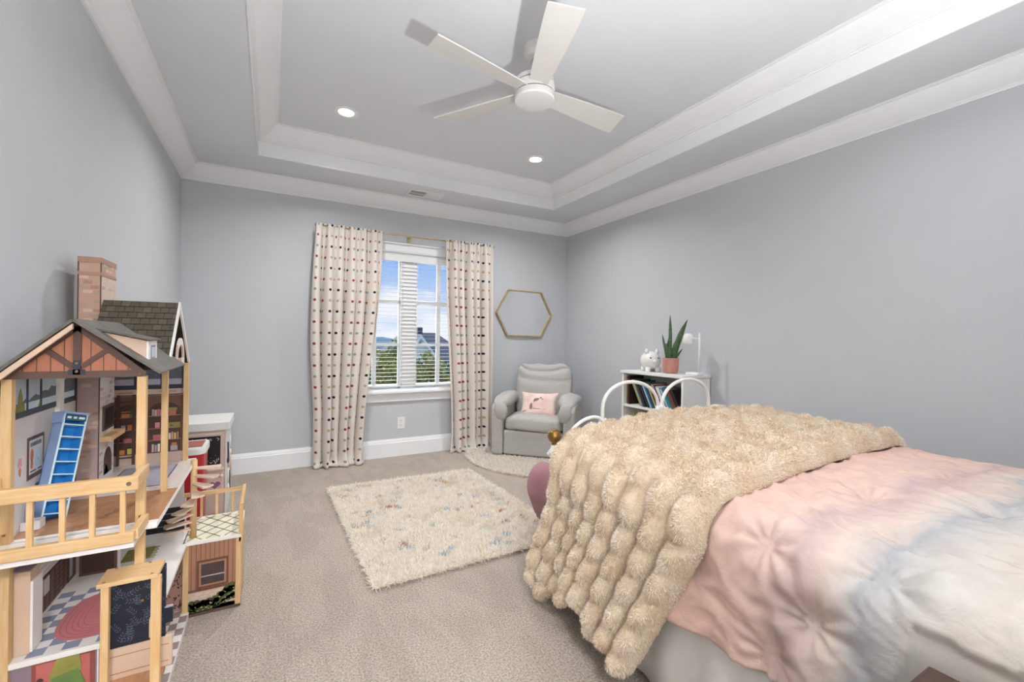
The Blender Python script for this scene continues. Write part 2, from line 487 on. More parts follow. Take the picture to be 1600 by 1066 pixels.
M('lamp_glow', '#ffffff', 0.5, emit=('#fff6ea', 9.0))
def can(x, y, label, power=CAN_POWER):
    o = thing('recessed_light', (x, y, ZU), label, 'ceiling light', 'recessed ceiling downlights')
    MB().lathe([(.052, -.002), (.060, -.007), (.085, -.006), (.088, -.001), (.088, 0), (.052, 0)], (x, y, ZU), 'white_plastic', 32).build('trim_ring', o, smooth=False)
    MB().lathe([(.056, -.0045), (.056, -.0028)], (x, y, ZU), 'lamp_glow', 32).build('lens', o)
    ld = bpy.data.lights.new('downlight', 'AREA'); ld.shape = 'DISK'; ld.size = .11; ld.spread = R(140); ld.energy = power; ld.color = (.975, .985, 1.0)
    l = bpy.data.objects.new('downlight', ld); COL.objects.link(l); l.parent = o; l.location = (0, 0, -.012)
hl = thing('hall_fill_light', (0.0, YN - 1.0, 2.6), 'added fill light shaped as a round flush ceiling fixture in the unseen hallway behind the camera', 'ceiling light')  # added fixture, unseen; brightens the room from the camera side
MB().lathe([(.02, -.055), (.12, -.05), (.16, -.02), (.165, 0)], (0.0, YN - 1.0, 2.6), 'lamp_glow', 28).build('diffuser', hl, smooth=True)
ld = bpy.data.lights.new('hall_fill_point', 'POINT'); ld.energy = HALL_FILL_POWER; ld.shadow_soft_size = .15; ld.color = (.965, .98, 1.0)
l = bpy.data.objects.new('hall_fill_point', ld); COL.objects.link(l); l.parent = hl; l.location = (0, 0, -.24)
can(.48, 3.535, 'round lit recessed downlight in the tray ceiling, left of the fan, nearer the left wall')
can(2.18, 3.54, 'round lit recessed downlight in the tray ceiling right of the fan')
can(.48, .85, 'round recessed downlight in the tray ceiling beside the camera, left of the bed', 6.5)
can(2.18, .85, 'round recessed downlight in the tray ceiling above the bed', 6.5)

# ------------------------------------------------------------------ ceiling fan
FX, FY = 1.331, 2.184
M('fan_white', '#e2e0dc', .45); M('fan_dark', '#6b6866', .5)
fan = thing('ceiling_fan', (FX, FY, ZU), 'white four-blade ceiling fan hanging from the middle of the tray ceiling', 'fan')
MB().lathe([(.045, -.075), (.062, -.062), (.068, -.035), (.068, 0)], (FX, FY, ZU), 'fan_white', 28).build('canopy', fan, angle=40)
MB().tube([(FX, FY, ZU - .07), (FX, FY, 2.77)], .014, 'fan_white', 14).build('down_rod', fan, smooth=True)
hub = MB().lathe([(.118, 2.662), (.118, 2.690), (.113, 2.692), (.113, 2.697), (.118, 2.699), (.118, 2.742), (.112, 2.745), (.112, 2.750), (.116, 2.752), (.112, 2.775), (.095, 2.785), (.03, 2.79)], (FX, FY, 0), 'fan_white', 40).build('motor_housing', fan, angle=35)
MB().lathe([(.1135, 2.692), (.1135, 2.697)], (FX, FY, 0), 'fan_dark', 40).lathe([(.1125, 2.745), (.1125, 2.750)], (FX, FY, 0), 'fan_dark', 40).build('groove', hub)
MB().lathe([(.02, 2.646), (.095, 2.6475), (.113, 2.653), (.118, 2.662)], (FX, FY, 0), 'white_plastic', 40).build('light_cover', fan, angle=35)
for ang in (121, 4, 191, 250):
    T = Matrix.Translation((FX, FY, 2.705)) @ Matrix.Rotation(R(ang), 4, 'Z') @ Matrix.Rotation(R(-13), 4, 'X')
    rows = []
    for r, w in ((.10, .052), (.13, .055), (.25, .064), (.40, .073), (.55, .080), (.66, .083), (.69, .082)):
        sk = .03 * (r / .69) if r > .6 else 0
        rows.append([T @ Vector((r - sk, -w, 0)), T @ Vector((r, w, 0)), T @ Vector((r, w, .007)), T @ Vector((r - sk, -w, .007))])
    b = MB().grid(rows, 4, len(rows), 'fan_white', closed_u=True); n = len(rows) * 4
    b.add(rows[0], [(0, 1, 2, 3)], 'fan_white').add(rows[-1], [(3, 2, 1, 0)], 'fan_white')
    b.build('blade', fan)

# ------------------------------------------------------------------ hexagon mirror
M('mirror_glass', '#f1f3f5', .03, metal=1.0)
hexp = [(2.344, 1.582), (2.50, 1.298), (2.982, 1.292), (3.142, 1.575), (2.985, 1.858), (2.508, 1.866)]
cx, cz = 2.743, 1.58
o = thing('hexagon_mirror', (cx, YB, 1.29), 'hexagonal wall mirror with thin gold frame beside the right dotted curtain', 'mirror')
inner = [(cx + (x - cx) * .955, cz + (z - cz) * .945) for x, z in hexp]
b = MB(); n = 6
vs = [(x, YB - .03, z) for x, z in hexp] + [(x, YB - .03, z) for x, z in inner] + [(x, YB - .001, z) for x, z in hexp] + [(x, YB - .012, z) for x, z in inner]
fs = []
for i in range(n):
    j = (i + 1) % n
    fs += [(i, j, n + j, n + i), (2 * n + i, 2 * n + j, j, i), (n + i, n + j, 3 * n + j, 3 * n + i)]
b.add(vs, fs, 'brass').build('frame', o)
MB().prism(inner, .006, 'mirror_glass', Matrix.Translation((0, YB - .014, 0))).build('glass', o)

# ------------------------------------------------------------------ curtain rod and curtains
RZ, RY = 2.335, 4.575
o = thing('curtain_rod', (1.3, RY, RZ), 'thin brass curtain rod with bracket above the window', 'curtain rod')
MB().tube([(.37, RY, RZ), (2.25, RY, RZ)], .008, 'brass', 12).build('rod', o, smooth=True)
for x in (.365, 2.255): MB().ball((x, RY, RZ), (.014, .016, .016), 'brass').build('finial', o, smooth=True)
for x in (.40, 1.285, 2.20):
    MB().box(x - .012, x + .012, YB - .008, YB, RZ - .045, RZ + .012, 'brass').box(x - .006, x + .006, RY - .004, YB - .006, RZ - .014, RZ - .004, 'brass').tube([(x + .0, RY + .012 * math.cos(a), RZ + .012 * math.sin(a)) for a in np.linspace(-2.6, -.2, 7)], .005, 'brass', 6).build('bracket', o)

def curtain_mat():
    m = M('curtain_cloth', '#ebe1d8', .85); t = NT(m); nt = t.nt
    for x in list(nt.nodes):
        if x.type not in ('BSDF_PRINCIPLED', 'OUTPUT_MATERIAL'): nt.nodes.remove(x)
    uv = t.n('ShaderNodeUVMap'); sp = t.n('ShaderNodeSeparateXYZ'); t.l(uv.outputs[0], sp.inputs[0])
    def mth(op, a, bb=None, cc=None):
        n = t.n('ShaderNodeMath', operation=op)
        for i, q in enumerate((a, bb, cc)):
            if q is None: continue
            if isinstance(q, (int, float)): n.inputs[i].default_value = q
            else: t.l(q, n.inputs[i])
        return n.outputs[0]
    u = mth('DIVIDE', sp.outputs[0], .067); v = mth('DIVIDE', sp.outputs[1], .104)
    iu = mth('FLOOR', u); iv = mth('FLOOR', v)
    du = mth('MULTIPLY', mth('SUBTRACT', mth('SUBTRACT', u, iu), .5), .067); dv = mth('MULTIPLY', mth('SUBTRACT', mth('SUBTRACT', v, iv), .5), .104)
    d = mth('SQRT', mth('ADD', mth('MULTIPLY', du, du), mth('MULTIPLY', dv, dv)))
    dot = mth('LESS_THAN', d, .0125)
    pu = mth('MODULO', mth('ADD', iu, 100.0), 2.0); pv = mth('MODULO', mth('ADD', iv, 100.0), 2.0)
    def mix(f, a, c):
        n = t.n('ShaderNodeMixRGB'); t.l(f, n.inputs[0])
        for i, q in ((1, a), (2, c)):
            if isinstance(q, str): n.inputs[i].default_value = lin(q)
            else: t.l(q, n.inputs[i])
        return n.outputs[0]
    ra = mix(pu, '#a3aaa2', '#1c1d28'); rb = mix(pu, '#a5414a', '#cfae83')
    dc = mix(pv, ra, rb)
    nz = t.n('ShaderNodeTexNoise', Scale=220.0, Detail=2.0); t.l(uv.outputs[0], nz.inputs['Vector'])
    base = mix(nz.outputs['Fac'], '#e9dfd6', '#f6efe8')
    t.l(mix(dot, base, dc), t.b.inputs['Base Color'])
    bp = t.n('ShaderNodeBump', Strength=.5, Distance=.004); hh = mth('ADD', mth('MULTIPLY', dot, 1.0), mth('MULTIPLY', nz.outputs['Fac'], .2))
    t.l(hh, bp.inputs['Height']); t.l(bp.outputs[0], t.b.inputs['Normal'])
    # thin cotton lets some daylight through
    tl = t.n('ShaderNodeBsdfTranslucent'); t.l(mix(dot, base, dc), tl.inputs[0])
    ms = t.n('ShaderNodeMixShader'); ms.inputs[0].default_value = .22
    out = [q for q in nt.nodes if q.type == 'OUTPUT_MATERIAL'][0]
    t.l(t.b.outputs[0], ms.inputs[1]); t.l(tl.outputs[0], ms.inputs[2]); t.l(ms.outputs[0], out.inputs[0])
curtain_mat()

def curtain(label, xa, xb, ca, cb, nf, ph, clothw, side):
    """xa,xb: edges at the rod; ca,cb: edge functions of height t (0 top, 1 floor)"""
    nu, nv = 150, 90
    o = thing('curtain', ((xa + xb) / 2, RY, 0), label, 'curtain', 'dotted curtains at the window')
    rg = random.Random(ph)
    fol = [(rg.uniform(.75, 1.25), rg.uniform(-.5, .5)) for _ in range(nf + 2)]
    V = []; UV = []
    for j in range(nv):
        t = j / (nv - 1); z = RZ + .018 - t * (RZ + .014)
        e0, e1 = ca(t), cb(t)
        for i in range(nu):
            u = i / (nu - 1)
            k = u * nf; w = math.sin(2 * PI * k + ph + .6 * math.sin(1.3 * t + ph)) ; w2 = math.sin(2 * PI * k * .5 + ph * 1.7 + 1.1 * t)
            tight = max(0, 1 - t / .06)
            amp = .030 + .026 * min(1, t * 3)
            y = RY - .012 + amp * (.8 * w + .45 * w2) * (1 - .55 * tight)
            y += .010 * math.sin(2 * PI * k * 3 + ph) * max(0, 1 - t / .12)
            x = e0 + (e1 - e0) * u + .016 * math.cos(2 * PI * k + ph) * min(1, t * 2)
            if t > .94:                     # break on the floor
                q = (t - .94) / .06; y -= .05 * q * q * (1 + .5 * w); x += .02 * q * math.sin(5 * k + ph)
                z2 = max(z, .006 + .012 * (w * .5 + .5) * q)
            else: z2 = z
            y = min(y, YB - .032)
            V.append((x, y, z2)); UV.append((u * clothw, z))
    F = [(j * nu + i, j * nu + i + 1, (j + 1) * nu + i + 1, (j + 1) * nu + i) for j in range(nv - 1) for i in range(nu - 1)]
    b = MB(); b.add(V, F, 'curtain_cloth'); c = b.build('panel', o, smooth=True)
    me = c.data; lay = me.uv_layers.new(name='UVMap')
    vi = np.zeros(len(me.loops), np.int32); me.loops.foreach_get('vertex_index', vi)
    lay.data.foreach_set('uv', np.asarray(UV, np.float32)[vi].ravel())
    sm = c.modifiers.new('thick', 'SOLIDIFY'); sm.thickness = .002
    return o
def sstep(a, b_, t): t = min(1, max(0, (t - a) / (b_ - a))); return t * t * (3 - 2 * t)
curtain('dotted cream curtain hanging left of the window, puddling on the carpet', .365, .985,
        lambda t: .365 - .03 * math.sin(PI * min(1, t * 1.3)) + .015 * t, lambda t: .985 - .16 * sstep(.15, 1, t), 6, 3, 1.02, -1)
curtain('dotted cream curtain hanging right of the window, next to the hexagon mirror', 1.665, 2.235,
        lambda t: 1.665 + .09 * sstep(.1, .95, t), lambda t: 2.235 + .02 * t, 6, 11, .95, 1)

# ================================================================== RUGS
def tint_mat(name, rough=.9, sheen=0.0, var=.25, trans=.30):
    m = bpy.data.materials.new(name); m.use_nodes = True; t = NT(m)
    at = t.n('ShaderNodeAttribute'); at.attribute_name = 'tint'
    tc = t.n('ShaderNodeTexCoord'); nz = t.n('ShaderNodeTexNoise', Scale=40.0, Detail=2.0); t.l(tc.outputs['Object'], nz.inputs['Vector'])
    rp = t.n('ShaderNodeValToRGB'); rp.color_ramp.elements[0].color = (1 - var,) * 3 + (1,); rp.color_ramp.elements[1].color = (1, 1, 1, 1)
    rp.color_ramp.elements[0].position = .3; rp.color_ramp.elements[1].position = .6
    t.l(nz.outputs['Fac'], rp.inputs[0])
    mx = t.n('ShaderNodeMixRGB', blend_type='MULTIPLY'); mx.inputs[0].default_value = 1
    t.l(at.outputs['Color'], mx.inputs[1]); t.l(rp.outputs[0], mx.inputs[2]); t.l(mx.outputs[0], t.b.inputs['Base Color'])
    t.b.inputs['Roughness'].default_value = rough; t.b.inputs['Specular IOR Level'].default_value = .1
    tl = t.n('ShaderNodeBsdfTranslucent'); t.l(mx.outputs[0], tl.inputs[0]); ms = t.n('ShaderNodeMixShader'); ms.inputs[0].default_value = trans   # light glows through the fibres
    out = [q for q in t.nt.nodes if q.type == 'OUTPUT_MATERIAL'][0]
    t.l(t.b.outputs[0], ms.inputs[1]); t.l(tl.outputs[0], ms.inputs[2]); t.l(ms.outputs[0], out.inputs[0])
    MATS[name] = m
tint_mat('fur_tint', var=.12); tint_mat('throw_fur', var=.10, trans=.14)
M('rug_base', '#d9cdbb', .95, var=.1, bump=.4, bscale=90)
rg = np.random.default_rng(5)

# rectangular shag rug with scattered coloured tufts
RG = [Vector((.425, 3.85, 0)), Vector((1.66, 3.81, 0)), Vector((1.43, 2.245, 0)), Vector((.465, 2.225, 0))]
rug = thing('shag_rug', (1.0, 3.03, 0), 'rectangular cream shag rug with orange, blue and yellow flecks in the middle of the carpet', 'rug')
RG[2] = Vector((1.68, 2.25, 0)); RG[1] = Vector((1.655, 3.815, 0))
def rugp(u, v): return RG[0].lerp(RG[1], u).lerp(RG[3].lerp(RG[2], u), v)
b = MB(); nu, nv = 16, 20
top = [[rugp(.01 + .98 * i / (nu - 1), .01 + .98 * j / (nv - 1)) + Vector((0, 0, .016 + .003 * noise.noise((i * .7, j * .7, 1)))) for i in range(nu)] for j in range(nv)]
b.grid([list(reversed(r)) for r in top], nu, nv, 'rug_base')
ed = top[0] + [r[-1] for r in top[1:]] + top[-1][-2::-1] + [r[0] for r in top[-2:0:-1]]
lo = [Vector((p.x, p.y, .001)) for p in ed]
b.grid([lo + lo[:1], ed + ed[:1]], len(ed) + 1, 2, 'rug_base')
b.build('backing', rug)
N = 78000
uv = rg.uniform(0, 1, (N, 2))
c4 = np.array([[p.x, p.y] for p in RG])
P2 = ((c4[0] * (1 - uv[:, :1]) + c4[1] * uv[:, :1]) * (1 - uv[:, 1:]) + (c4[3] * (1 - uv[:, :1]) + c4[2] * uv[:, :1]) * uv[:, 1:])
edge = np.minimum(np.minimum(uv[:, 0], 1 - uv[:, 0]) * 1.2, np.minimum(uv[:, 1], 1 - uv[:, 1]) * 1.6)
outw = np.zeros((N, 3)); m_ = edge < .03
cen = np.array([.5, .5]); side = np.stack([np.where(uv[:, 0] < .03, -1, np.where(uv[:, 0] > .97, 1, 0)), np.where(uv[:, 1] < .025, 1, np.where(uv[:, 1] > .975, -1, 0))], 1)
outw[:, :2] = side * .9
Pz = np.concatenate([P2, np.full((N, 1), .012)], 1)
V, F, si = strands(Pz, np.array([0, 0, 1.]) + outw, rg.uniform(.026, .048, N), .005, rg, lean=.62, droop=.4)
V[:, 2] = np.maximum(V[:, 2], .002)
base = np.array(lin('#fcf4e9')[:3]) * 1.06; colr = base * rg.uniform(.86, 1.08, (N, 1))
# broad faint patches and crisp flecks
flk = [('#c0764a', 20), ('#86b4cc', 24), ('#dcbf7c', 14), ('#c7a09c', 14), ('#b0c6bf', 18), ('#a85838', 9), ('#5f9cc2', 8)]
for hx, n in flk:
    for _ in range(n):
        c0 = rg.uniform(.04, .96, 2); l = rg.uniform(.012, .036); w = rg.uniform(.006, .014); a = rg.normal(.25, .35)
        d = (uv - c0) * np.array([1.22, 1.58]); e = d @ np.array([[math.cos(a), -math.sin(a)], [math.sin(a), math.cos(a)]])
        hit = ((e[:, 0] / l) ** 2 + (e[:, 1] / w) ** 2 < 1) & (rg.uniform(0, 1, N) < .8)
        colr[hit] = np.array(lin(hx)[:3]) * rg.uniform(.85, 1.25, (hit.sum(), 1))
for hx, n in (('#eadfae', 8), ('#e8d2bf', 12), ('#d9e2df', 8)):
    for _ in range(n):
        c0 = rg.uniform(.0, 1, 2); d = (uv - c0) * np.array([1.22, 1.58]); hit = (d ** 2).sum(1) < rg.uniform(.03, .07) ** 2
        colr[hit] = colr[hit] * .75 + .25 * np.array(lin(hx)[:3])
o = mesh_np('pile', V, F, ['fur_tint'], rug, attr=np.concatenate([colr[si], np.ones((len(V), 1))], 1)); o['kind'] = 'stuff'

# round fluffy rug under the recliner
RC, RR = (2.63, 4.04), .83
rr = thing('round_rug', (RC[0], RC[1], 0), 'round fluffy cream rug under the grey recliner', 'rug')
MB().prism([(RC[0] + RR * math.cos(a), min(RC[1] + RR * math.sin(a), YB - .03)) for a in np.linspace(0, 2 * PI, 80, endpoint=False)], .016, 'rug_base', Matrix(((1, 0, 0, 0), (0, 0, 1, 0), (0, 1, 0, .001), (0, 0, 0, 1)))).build('backing', rr)
N = 42000
q = np.sqrt(rg.uniform(.0, 1, N)) * RR; a = rg.uniform(0, 2 * PI, N)
P = np.stack([RC[0] + q * np.cos(a), RC[1] + q * np.sin(a), np.full(N, .012)], 1)
ok = (P[:, 1] < YB - .03); P = P[ok]; q = q[ok]; a = a[ok]; N = len(P)
nn = np.stack([np.cos(a) * (q > RR * .97) * .9, np.sin(a) * (q > RR * .97) * .9, np.ones(N)], 1)
V, F, si = strands(P, nn, rg.uniform(.025, .042, N), .006, rg, lean=.5, droop=.3)
V[:, 2] = np.maximum(V[:, 2], .002); V[:, 1] = np.minimum(V[:, 1], YB - .02)
colr = np.array(lin('#f8f2ea')[:3]) * 1.05 * rg.uniform(.85, 1.05, (N, 1))
o = mesh_np('pile', V, F, ['fur_tint'], rr, attr=np.concatenate([colr[si], np.ones((len(V), 1))], 1)); o['kind'] = 'stuff'

# ================================================================== RECLINER (local: x right, -y front)
M('recliner_cloth', '#bcb9b4', .85, col2='#aeaba6', vscale=60, bump=.25, bscale=420, bdist=.003)
M('dark_gap', '#2a2826', .9)
rec = thing('recliner', (2.625, 4.115, .018), 'grey upholstered recliner armchair in the corner below the hexagon mirror', 'armchair', rz=R(-45)); rec.scale = (1.13, 1.0, 1.03)
def puff(name, parent, sx, sy, sz, T, m='recliner_cloth', e=.38, nx=26, ny=20, nz=14, wr=None, world=False):
    """superellipsoid cushion with wrinkle function wr(p)->offset along normal"""
    b = MB(); rows = []
    nu, nv = 64, 44
    def sg(v, p): return math.copysign(abs(v) ** p, v)
    for j in range(nv + 1):
        ph = -PI / 2 + PI * j / nv; row = []
        for i in range(nu):
            th = 2 * PI * i / nu
            p = Vector((sx * sg(math.cos(ph), e) * sg(math.cos(th), e), sy * sg(math.cos(ph), e) * sg(math.sin(th), e), sz * sg(math.sin(ph), e * 1.6)))
            if wr: p = wr(p, Vector((p.x / sx, p.y / sy, p.z / sz)))
            row.append(T @ p)
        rows.append(row)
    b.grid(rows, nu, nv + 1, m, closed_u=True)
    o = b.build(name, parent, smooth=True, world=world)
    s = o.modifiers.new('sub', 'SUBSURF'); s.levels = 1; s.render_levels = 1
    return o
Tm = Matrix.Translation
# base
MB().box(-.285, .285, -.315, .22, .02, .27, 'recliner_cloth').build('front_panel', rec, bevel=.02, seg=3, world=False)
MB().box(-.36, .36, -.29, .25, .0, .03, 'dark_gap').build('base_frame', rec, world=False)
def wseat(p, n):
    k = max(0, n.z); f = max(0, -n.y)
    p.z += .025 * k * (1 - n.x * n.x) + .008 * math.sin(34 * p.x + 6 * math.sin(9 * p.x)) * f * 1.2 + .004 * noise.noise(p * 14)
    p.y += .007 * math.sin(48 * p.x + 9 * p.z) * f
    return p
puff('seat_cushion', rec, .29, .29, .072, Tm((0, -.045, .335)), wr=wseat, e=.32)
def wback(p, n):
    f = max(0, -n.y)
    z = p.z
    p.y -= f * .035 * (1 - n.x ** 2) * (1 - n.z ** 2 * .6)
    for zc, sl_, cv, am in ((.235, .00, .05, .034), (.13, -.02, .045, .026), (.02, .03, .05, .022), (-.09, -.03, .04, .018)):
        q = (z - zc - sl_ * n.x - cv * n.x * n.x) / .022
        p.y += f * am * math.exp(-q * q) * (.55 + .45 * abs(n.x))
    p.y -= .008 * math.sin(46 * p.x + 3 * math.sin(20 * p.x)) * f * max(0, n.z - .45) * 2
    if n.z > .55: p.z += .045 * abs(n.x) ** 2 - .008 * math.sin(30 * p.x)
    p.x *= 1 + .05 * n.z
    return p + Vector((0, 0, .005 * noise.noise(p * 11)))
puff('back_cushion', rec, .285, .095, .335, Tm((0, .235, .59)) @ Matrix.Rotation(R(-13), 4, 'X'), wr=wback, e=.36)
MB().box(-.255, .255, .24, .31, .02, .84, 'recliner_cloth', T=Matrix.Rotation(R(-6), 4, 'X') @ Tm((0, .055, 0))).build('back_shell', rec, bevel=.03, seg=3, world=False)
for s in (-1, 1):
    # side slab with rounded top front
    prof = []
    for (y, z) in ((-.345, .015), (.26, .015), (.29, .10), (.30, .40), (.27, .50), (.15, .575), (-.05, .575), (-.22, .565), (-.325, .545), (-.35, .49)):
        prof.append((y, z))
    Tside = Matrix(((0, 1, 0, .285 if s > 0 else -.395), (1, 0, 0, 0), (0, 0, 1, 0), (0, 0, 0, 1)))
    MB().prism(prof, .11, 'recliner_cloth', Tside).build('arm_panel', rec, bevel=.025, seg=3, world=False)
    def warm(p, n, s=s):
        f = max(0, -n.y)
        p.z += .012 * math.sin(9 * p.y) - .05 * f * f
        p.x += s * .01 * math.sin(14 * p.y)
        return p + Vector((0, 0, .010 * noise.noise(p * 9)))
    arm = puff('arm_cushion', rec, .088, .29, .075, Tm((s * .315, -.055, .565)) @ Matrix.Rotation(R(s * 14), 4, 'Y') @ Matrix.Rotation(R(-7), 4, 'X'), wr=warm, e=.6)
    puff('roll_front', arm, .062, .05, .10, Tm((s * .305, -.325, .475)) @ Matrix.Rotation(R(s * 8), 4, 'Y'), e=.75)

def pillow_mat():
    m = M('pillow_pink', '#e6cbc2', .85); t = NT(m); nt = t.nt
    for x in list(nt.nodes):
        if x.type not in ('BSDF_PRINCIPLED', 'OUTPUT_MATERIAL'): nt.nodes.remove(x)
    tc = t.n('ShaderNodeTexCoord'); nz = t.n('ShaderNodeTexNoise', Scale=7.0, Detail=3.0); t.l(tc.outputs['Object'], nz.inputs['Vector'])
    r = t.n('ShaderNodeValToRGB'); r.color_ramp.elements[0].position = .4; r.color_ramp.elements[1].position = .7
    r.color_ramp.elements[0].color = lin('#ecd6cc'); r.color_ramp.elements[1].color = lin('#dfae a3'.replace(' ', ''))
    t.l(nz.outputs['Fac'], r.inputs[0]); t.l(r.outputs[0], t.b.inputs['Base Color'])
pillow_mat()
M('pillow_print', '#8b7d6c', .9, var=.3, vscale=40); M('pillow_print_dark', '#6f5b4f', .9, var=.2)
pil = thing('throw_pillow', (2.535, 4.00, .425), 'small pink pillow printed with a bird on a branch, leaning on the grey recliner', 'pillow', rz=R(-43))
TP = Matrix.Rotation(R(-24), 4, 'X')
def wp(p, n):
    k = (abs(n.x) * abs(n.z))
    p.x *= 1 - .07 * (1 - n.z ** 2); p.z *= 1 - .10 * (1 - n.x ** 2)
    return p
def pillow_mesh(hw, hh, th, T, m_, n=26):
    b_ = MB()
    for sgn in (-1, 1):
        rows = []
        for j in range(n + 1):
            v_ = -1 + 2 * j / n; row = []
            for i in range(n + 1):
                u_ = -1 + 2 * i / n
                x_ = hw * u_ * (1 - .10 * (1 - v_ * v_) ** 1 * u_ * u_); z_ = hh * v_ * (1 - .12 * (1 - u_ * u_) * v_ * v_)
                t_ = th * ((1 - u_ ** 4) * (1 - v_ ** 4)) ** .5 * (1 + .08 * noise.noise((u_ * 2, v_ * 2, 3)))
                row.append(T @ Vector((x_, sgn * t_, z_)))
            rows.append(row if sgn < 0 else row[::-1])
        b_.grid(rows, n + 1, n + 1, m_)
    return b_
pillow_mesh(.205, .145, .058, TP @ Tm((0, 0, .135)), 'pillow_pink').build('cover', pil, smooth=True, world=False)
def leafy(b, cx_, cz_, l, w, ang, m, y=-.064):
    n = 10; pts = []
    for k in range(n):
        a = 2 * PI * k / n; x, z = l * math.cos(a), w * math.sin(a) * (1 - .3 * math.cos(a))
        pts.append((cx_ + x * math.cos(ang) - z * math.sin(ang), cz_ + x * math.sin(ang) + z * math.cos(ang)))
    b.prism(pts, .012, m, TP @ Tm((0, y, .135)))
b = MB()
leafy(b, -.02, .045, .032, .014, .35, 'pillow_print'); leafy(b, -.075, -.03, .034, .015, 1.5, 'pillow_print'); leafy(b, .025, .066, .010, .005, .8, 'pillow_print_dark'); leafy(b, .045, .052, .009, .004, .2, 'pillow_print_dark'); leafy(b, -.045, .028, .009, .005, 1.0, 'pillow_print_dark')
leafy(b, -.115, -.075, .055, .003, .35, 'pillow_print_dark', -.052); leafy(b, .015, -.058, .080, .0025, -.05, 'pillow_print_dark', -.058); leafy(b, .11, .012, .007, .007, 0, 'pillow_print', -.052)
b.build('bird_print', pil, world=False)

# ================================================================== PINK BENCH at the bed's foot
M('pink_velvet', '#a9747b', .75, col2='#96616a', vscale=6, sheen=.25)
M('dark_metal', '#3a3230', .5)
bn = thing('velvet_bench', (2.0, 2.08, 0), 'dusty pink velvet bench with rounded scroll arm at the foot of the bed', 'bench')
BX0, BX1, BY0, BY1 = 1.335, 2.62, 1.945, 2.215
MB().box(BX0 + .05, BX1 - .05, BY0, BY1, .20, .41, 'pink_velvet').build('seat', bn, bevel=.03, seg=3)
for s, x in ((1, BX0), (-1, BX1)):
    pts = [(x + s * .10 - s * .10 * math.cos(a), .40 + .130 * math.sin(a)) for a in np.linspace(-.55, PI * .98, 22)]
    pts = pts + [(x + s * .20, .23), (x + s * .06, .22)]
    if s < 0: pts = pts[::-1]
    MB().prism(pts, BY1 - BY0 + .02, 'pink_velvet', Tm((0, BY0 - .01, 0))).build('scroll_arm', bn, bevel=.012, seg=3, angle=40)
for x in (BX0 + .09, BX1 - .09):
    for y in (BY0 + .05, BY1 - .05):
        MB().tube([(x, y, 0), (x, y, .23)], [.011, .02], 'dark_metal', 10).build('leg', bn)

# ================================================================== BOOKCASE (open front faces the room, -x)
SX0, SX1, SY0, SY1, SZ = 3.018, 3.357, 2.505, 3.234, .975
M('bookcase_white', '#e9e9e6', .4, var=.01)
bc = thing('bookcase', ((SX0 + SX1) / 2, (SY0 + SY1) / 2, 0), 'low white open bookcase against the right wall behind the bed', 'bookcase')
MB().box(SX0 - .012, SX1, SY0 - .01, SY1 + .01, SZ - .025, SZ, 'bookcase_white').build('top', bc, bevel=.003)
MB().box(SX0, SX1, SY0, SY0 + .022, .0, SZ - .025, 'bookcase_white').build('side_panel', bc, bevel=.002)
MB().box(SX0, SX1, SY1 - .022, SY1, .0, SZ - .025, 'bookcase_white').build('side_panel', bc, bevel=.002)
MB().box(SX1 - .008, SX1, SY0 + .022, SY1 - .022, .05, SZ - .025, 'bookcase_white').build('back_panel', bc)
for z in (.628, .315, .05): MB().box(SX0 + .004, SX1 - .008, SY0 + .022, SY1 - .022, z, z + .022, 'bookcase_white').build('shelf', bc, bevel=.002)
MB().box(SX0 + .01, SX0 + .025, SY0 + .022, SY1 - .022, 0, .05, 'bookcase_white').build('plinth', bc)

M('paper', '#e6dfcf', .9, var=.05, vscale=200, stretch=(1, 1, 20))
def book(w, h, d, col, loc, lean, label, group, flat=False):
    key = 'book_' + col.strip('#')
    M(key, col, .5, var=.08, vscale=30)
    o = thing('book', loc, label, 'book', group)
    o.rotation_euler = (lean, 0, 0)
    # local: y = thickness, x = depth (spine at -x side), z = height
    MB().box(0, d, -w / 2, -w / 2 + .0022, 0, h, key).box(0, d, w / 2 - .0022, w / 2, 0, h, key).box(0, .0025, -w / 2, w / 2, 0, h, key).build('cover', o, world=False)
    MB().box(.002, d - .004, -w / 2 + .002, w / 2 - .002, .003, h - .003, 'paper').build('pages', o, world=False)
    return o
NAMEC = {'#c79a36': 'mustard', '#2b1d1c': 'dark brown', '#d8c23f': 'yellow', '#8fa0a4': 'grey', '#eef0f2': 'white', '#23242a': 'black', '#d9cfa8': 'cream', '#a9cdea': 'pale blue', '#3c6f86': 'slate blue',
         '#2f4a55': 'dark teal', '#c9b26a': 'khaki', '#1b2433': 'navy', '#c8863c': 'orange', '#8e3f33': 'brick red', '#c9d2ea': 'lavender', '#3f8fb5': 'sky blue', '#2d8f9a': 'teal', '#7f6f58': 'olive brown', '#161616': 'jet black', '#5a4a66': 'plum', '#3d5166': 'steel blue', '#b03a45': 'crimson'}
ORD = ['first', 'second', 'third', 'fourth', 'fifth', 'sixth', 'seventh', 'eighth', 'ninth', 'tenth', 'eleventh', 'twelfth', 'thirteenth', 'fourteenth', 'fifteenth', 'sixteenth', 'seventeenth', 'eighteenth', 'nineteenth', 'twentieth', 'twenty-first', 'twenty-second', 'twenty-third', 'twenty-fourth', 'twenty-fifth', 'twenty-sixth', 'twenty-seventh', 'twenty-eighth']
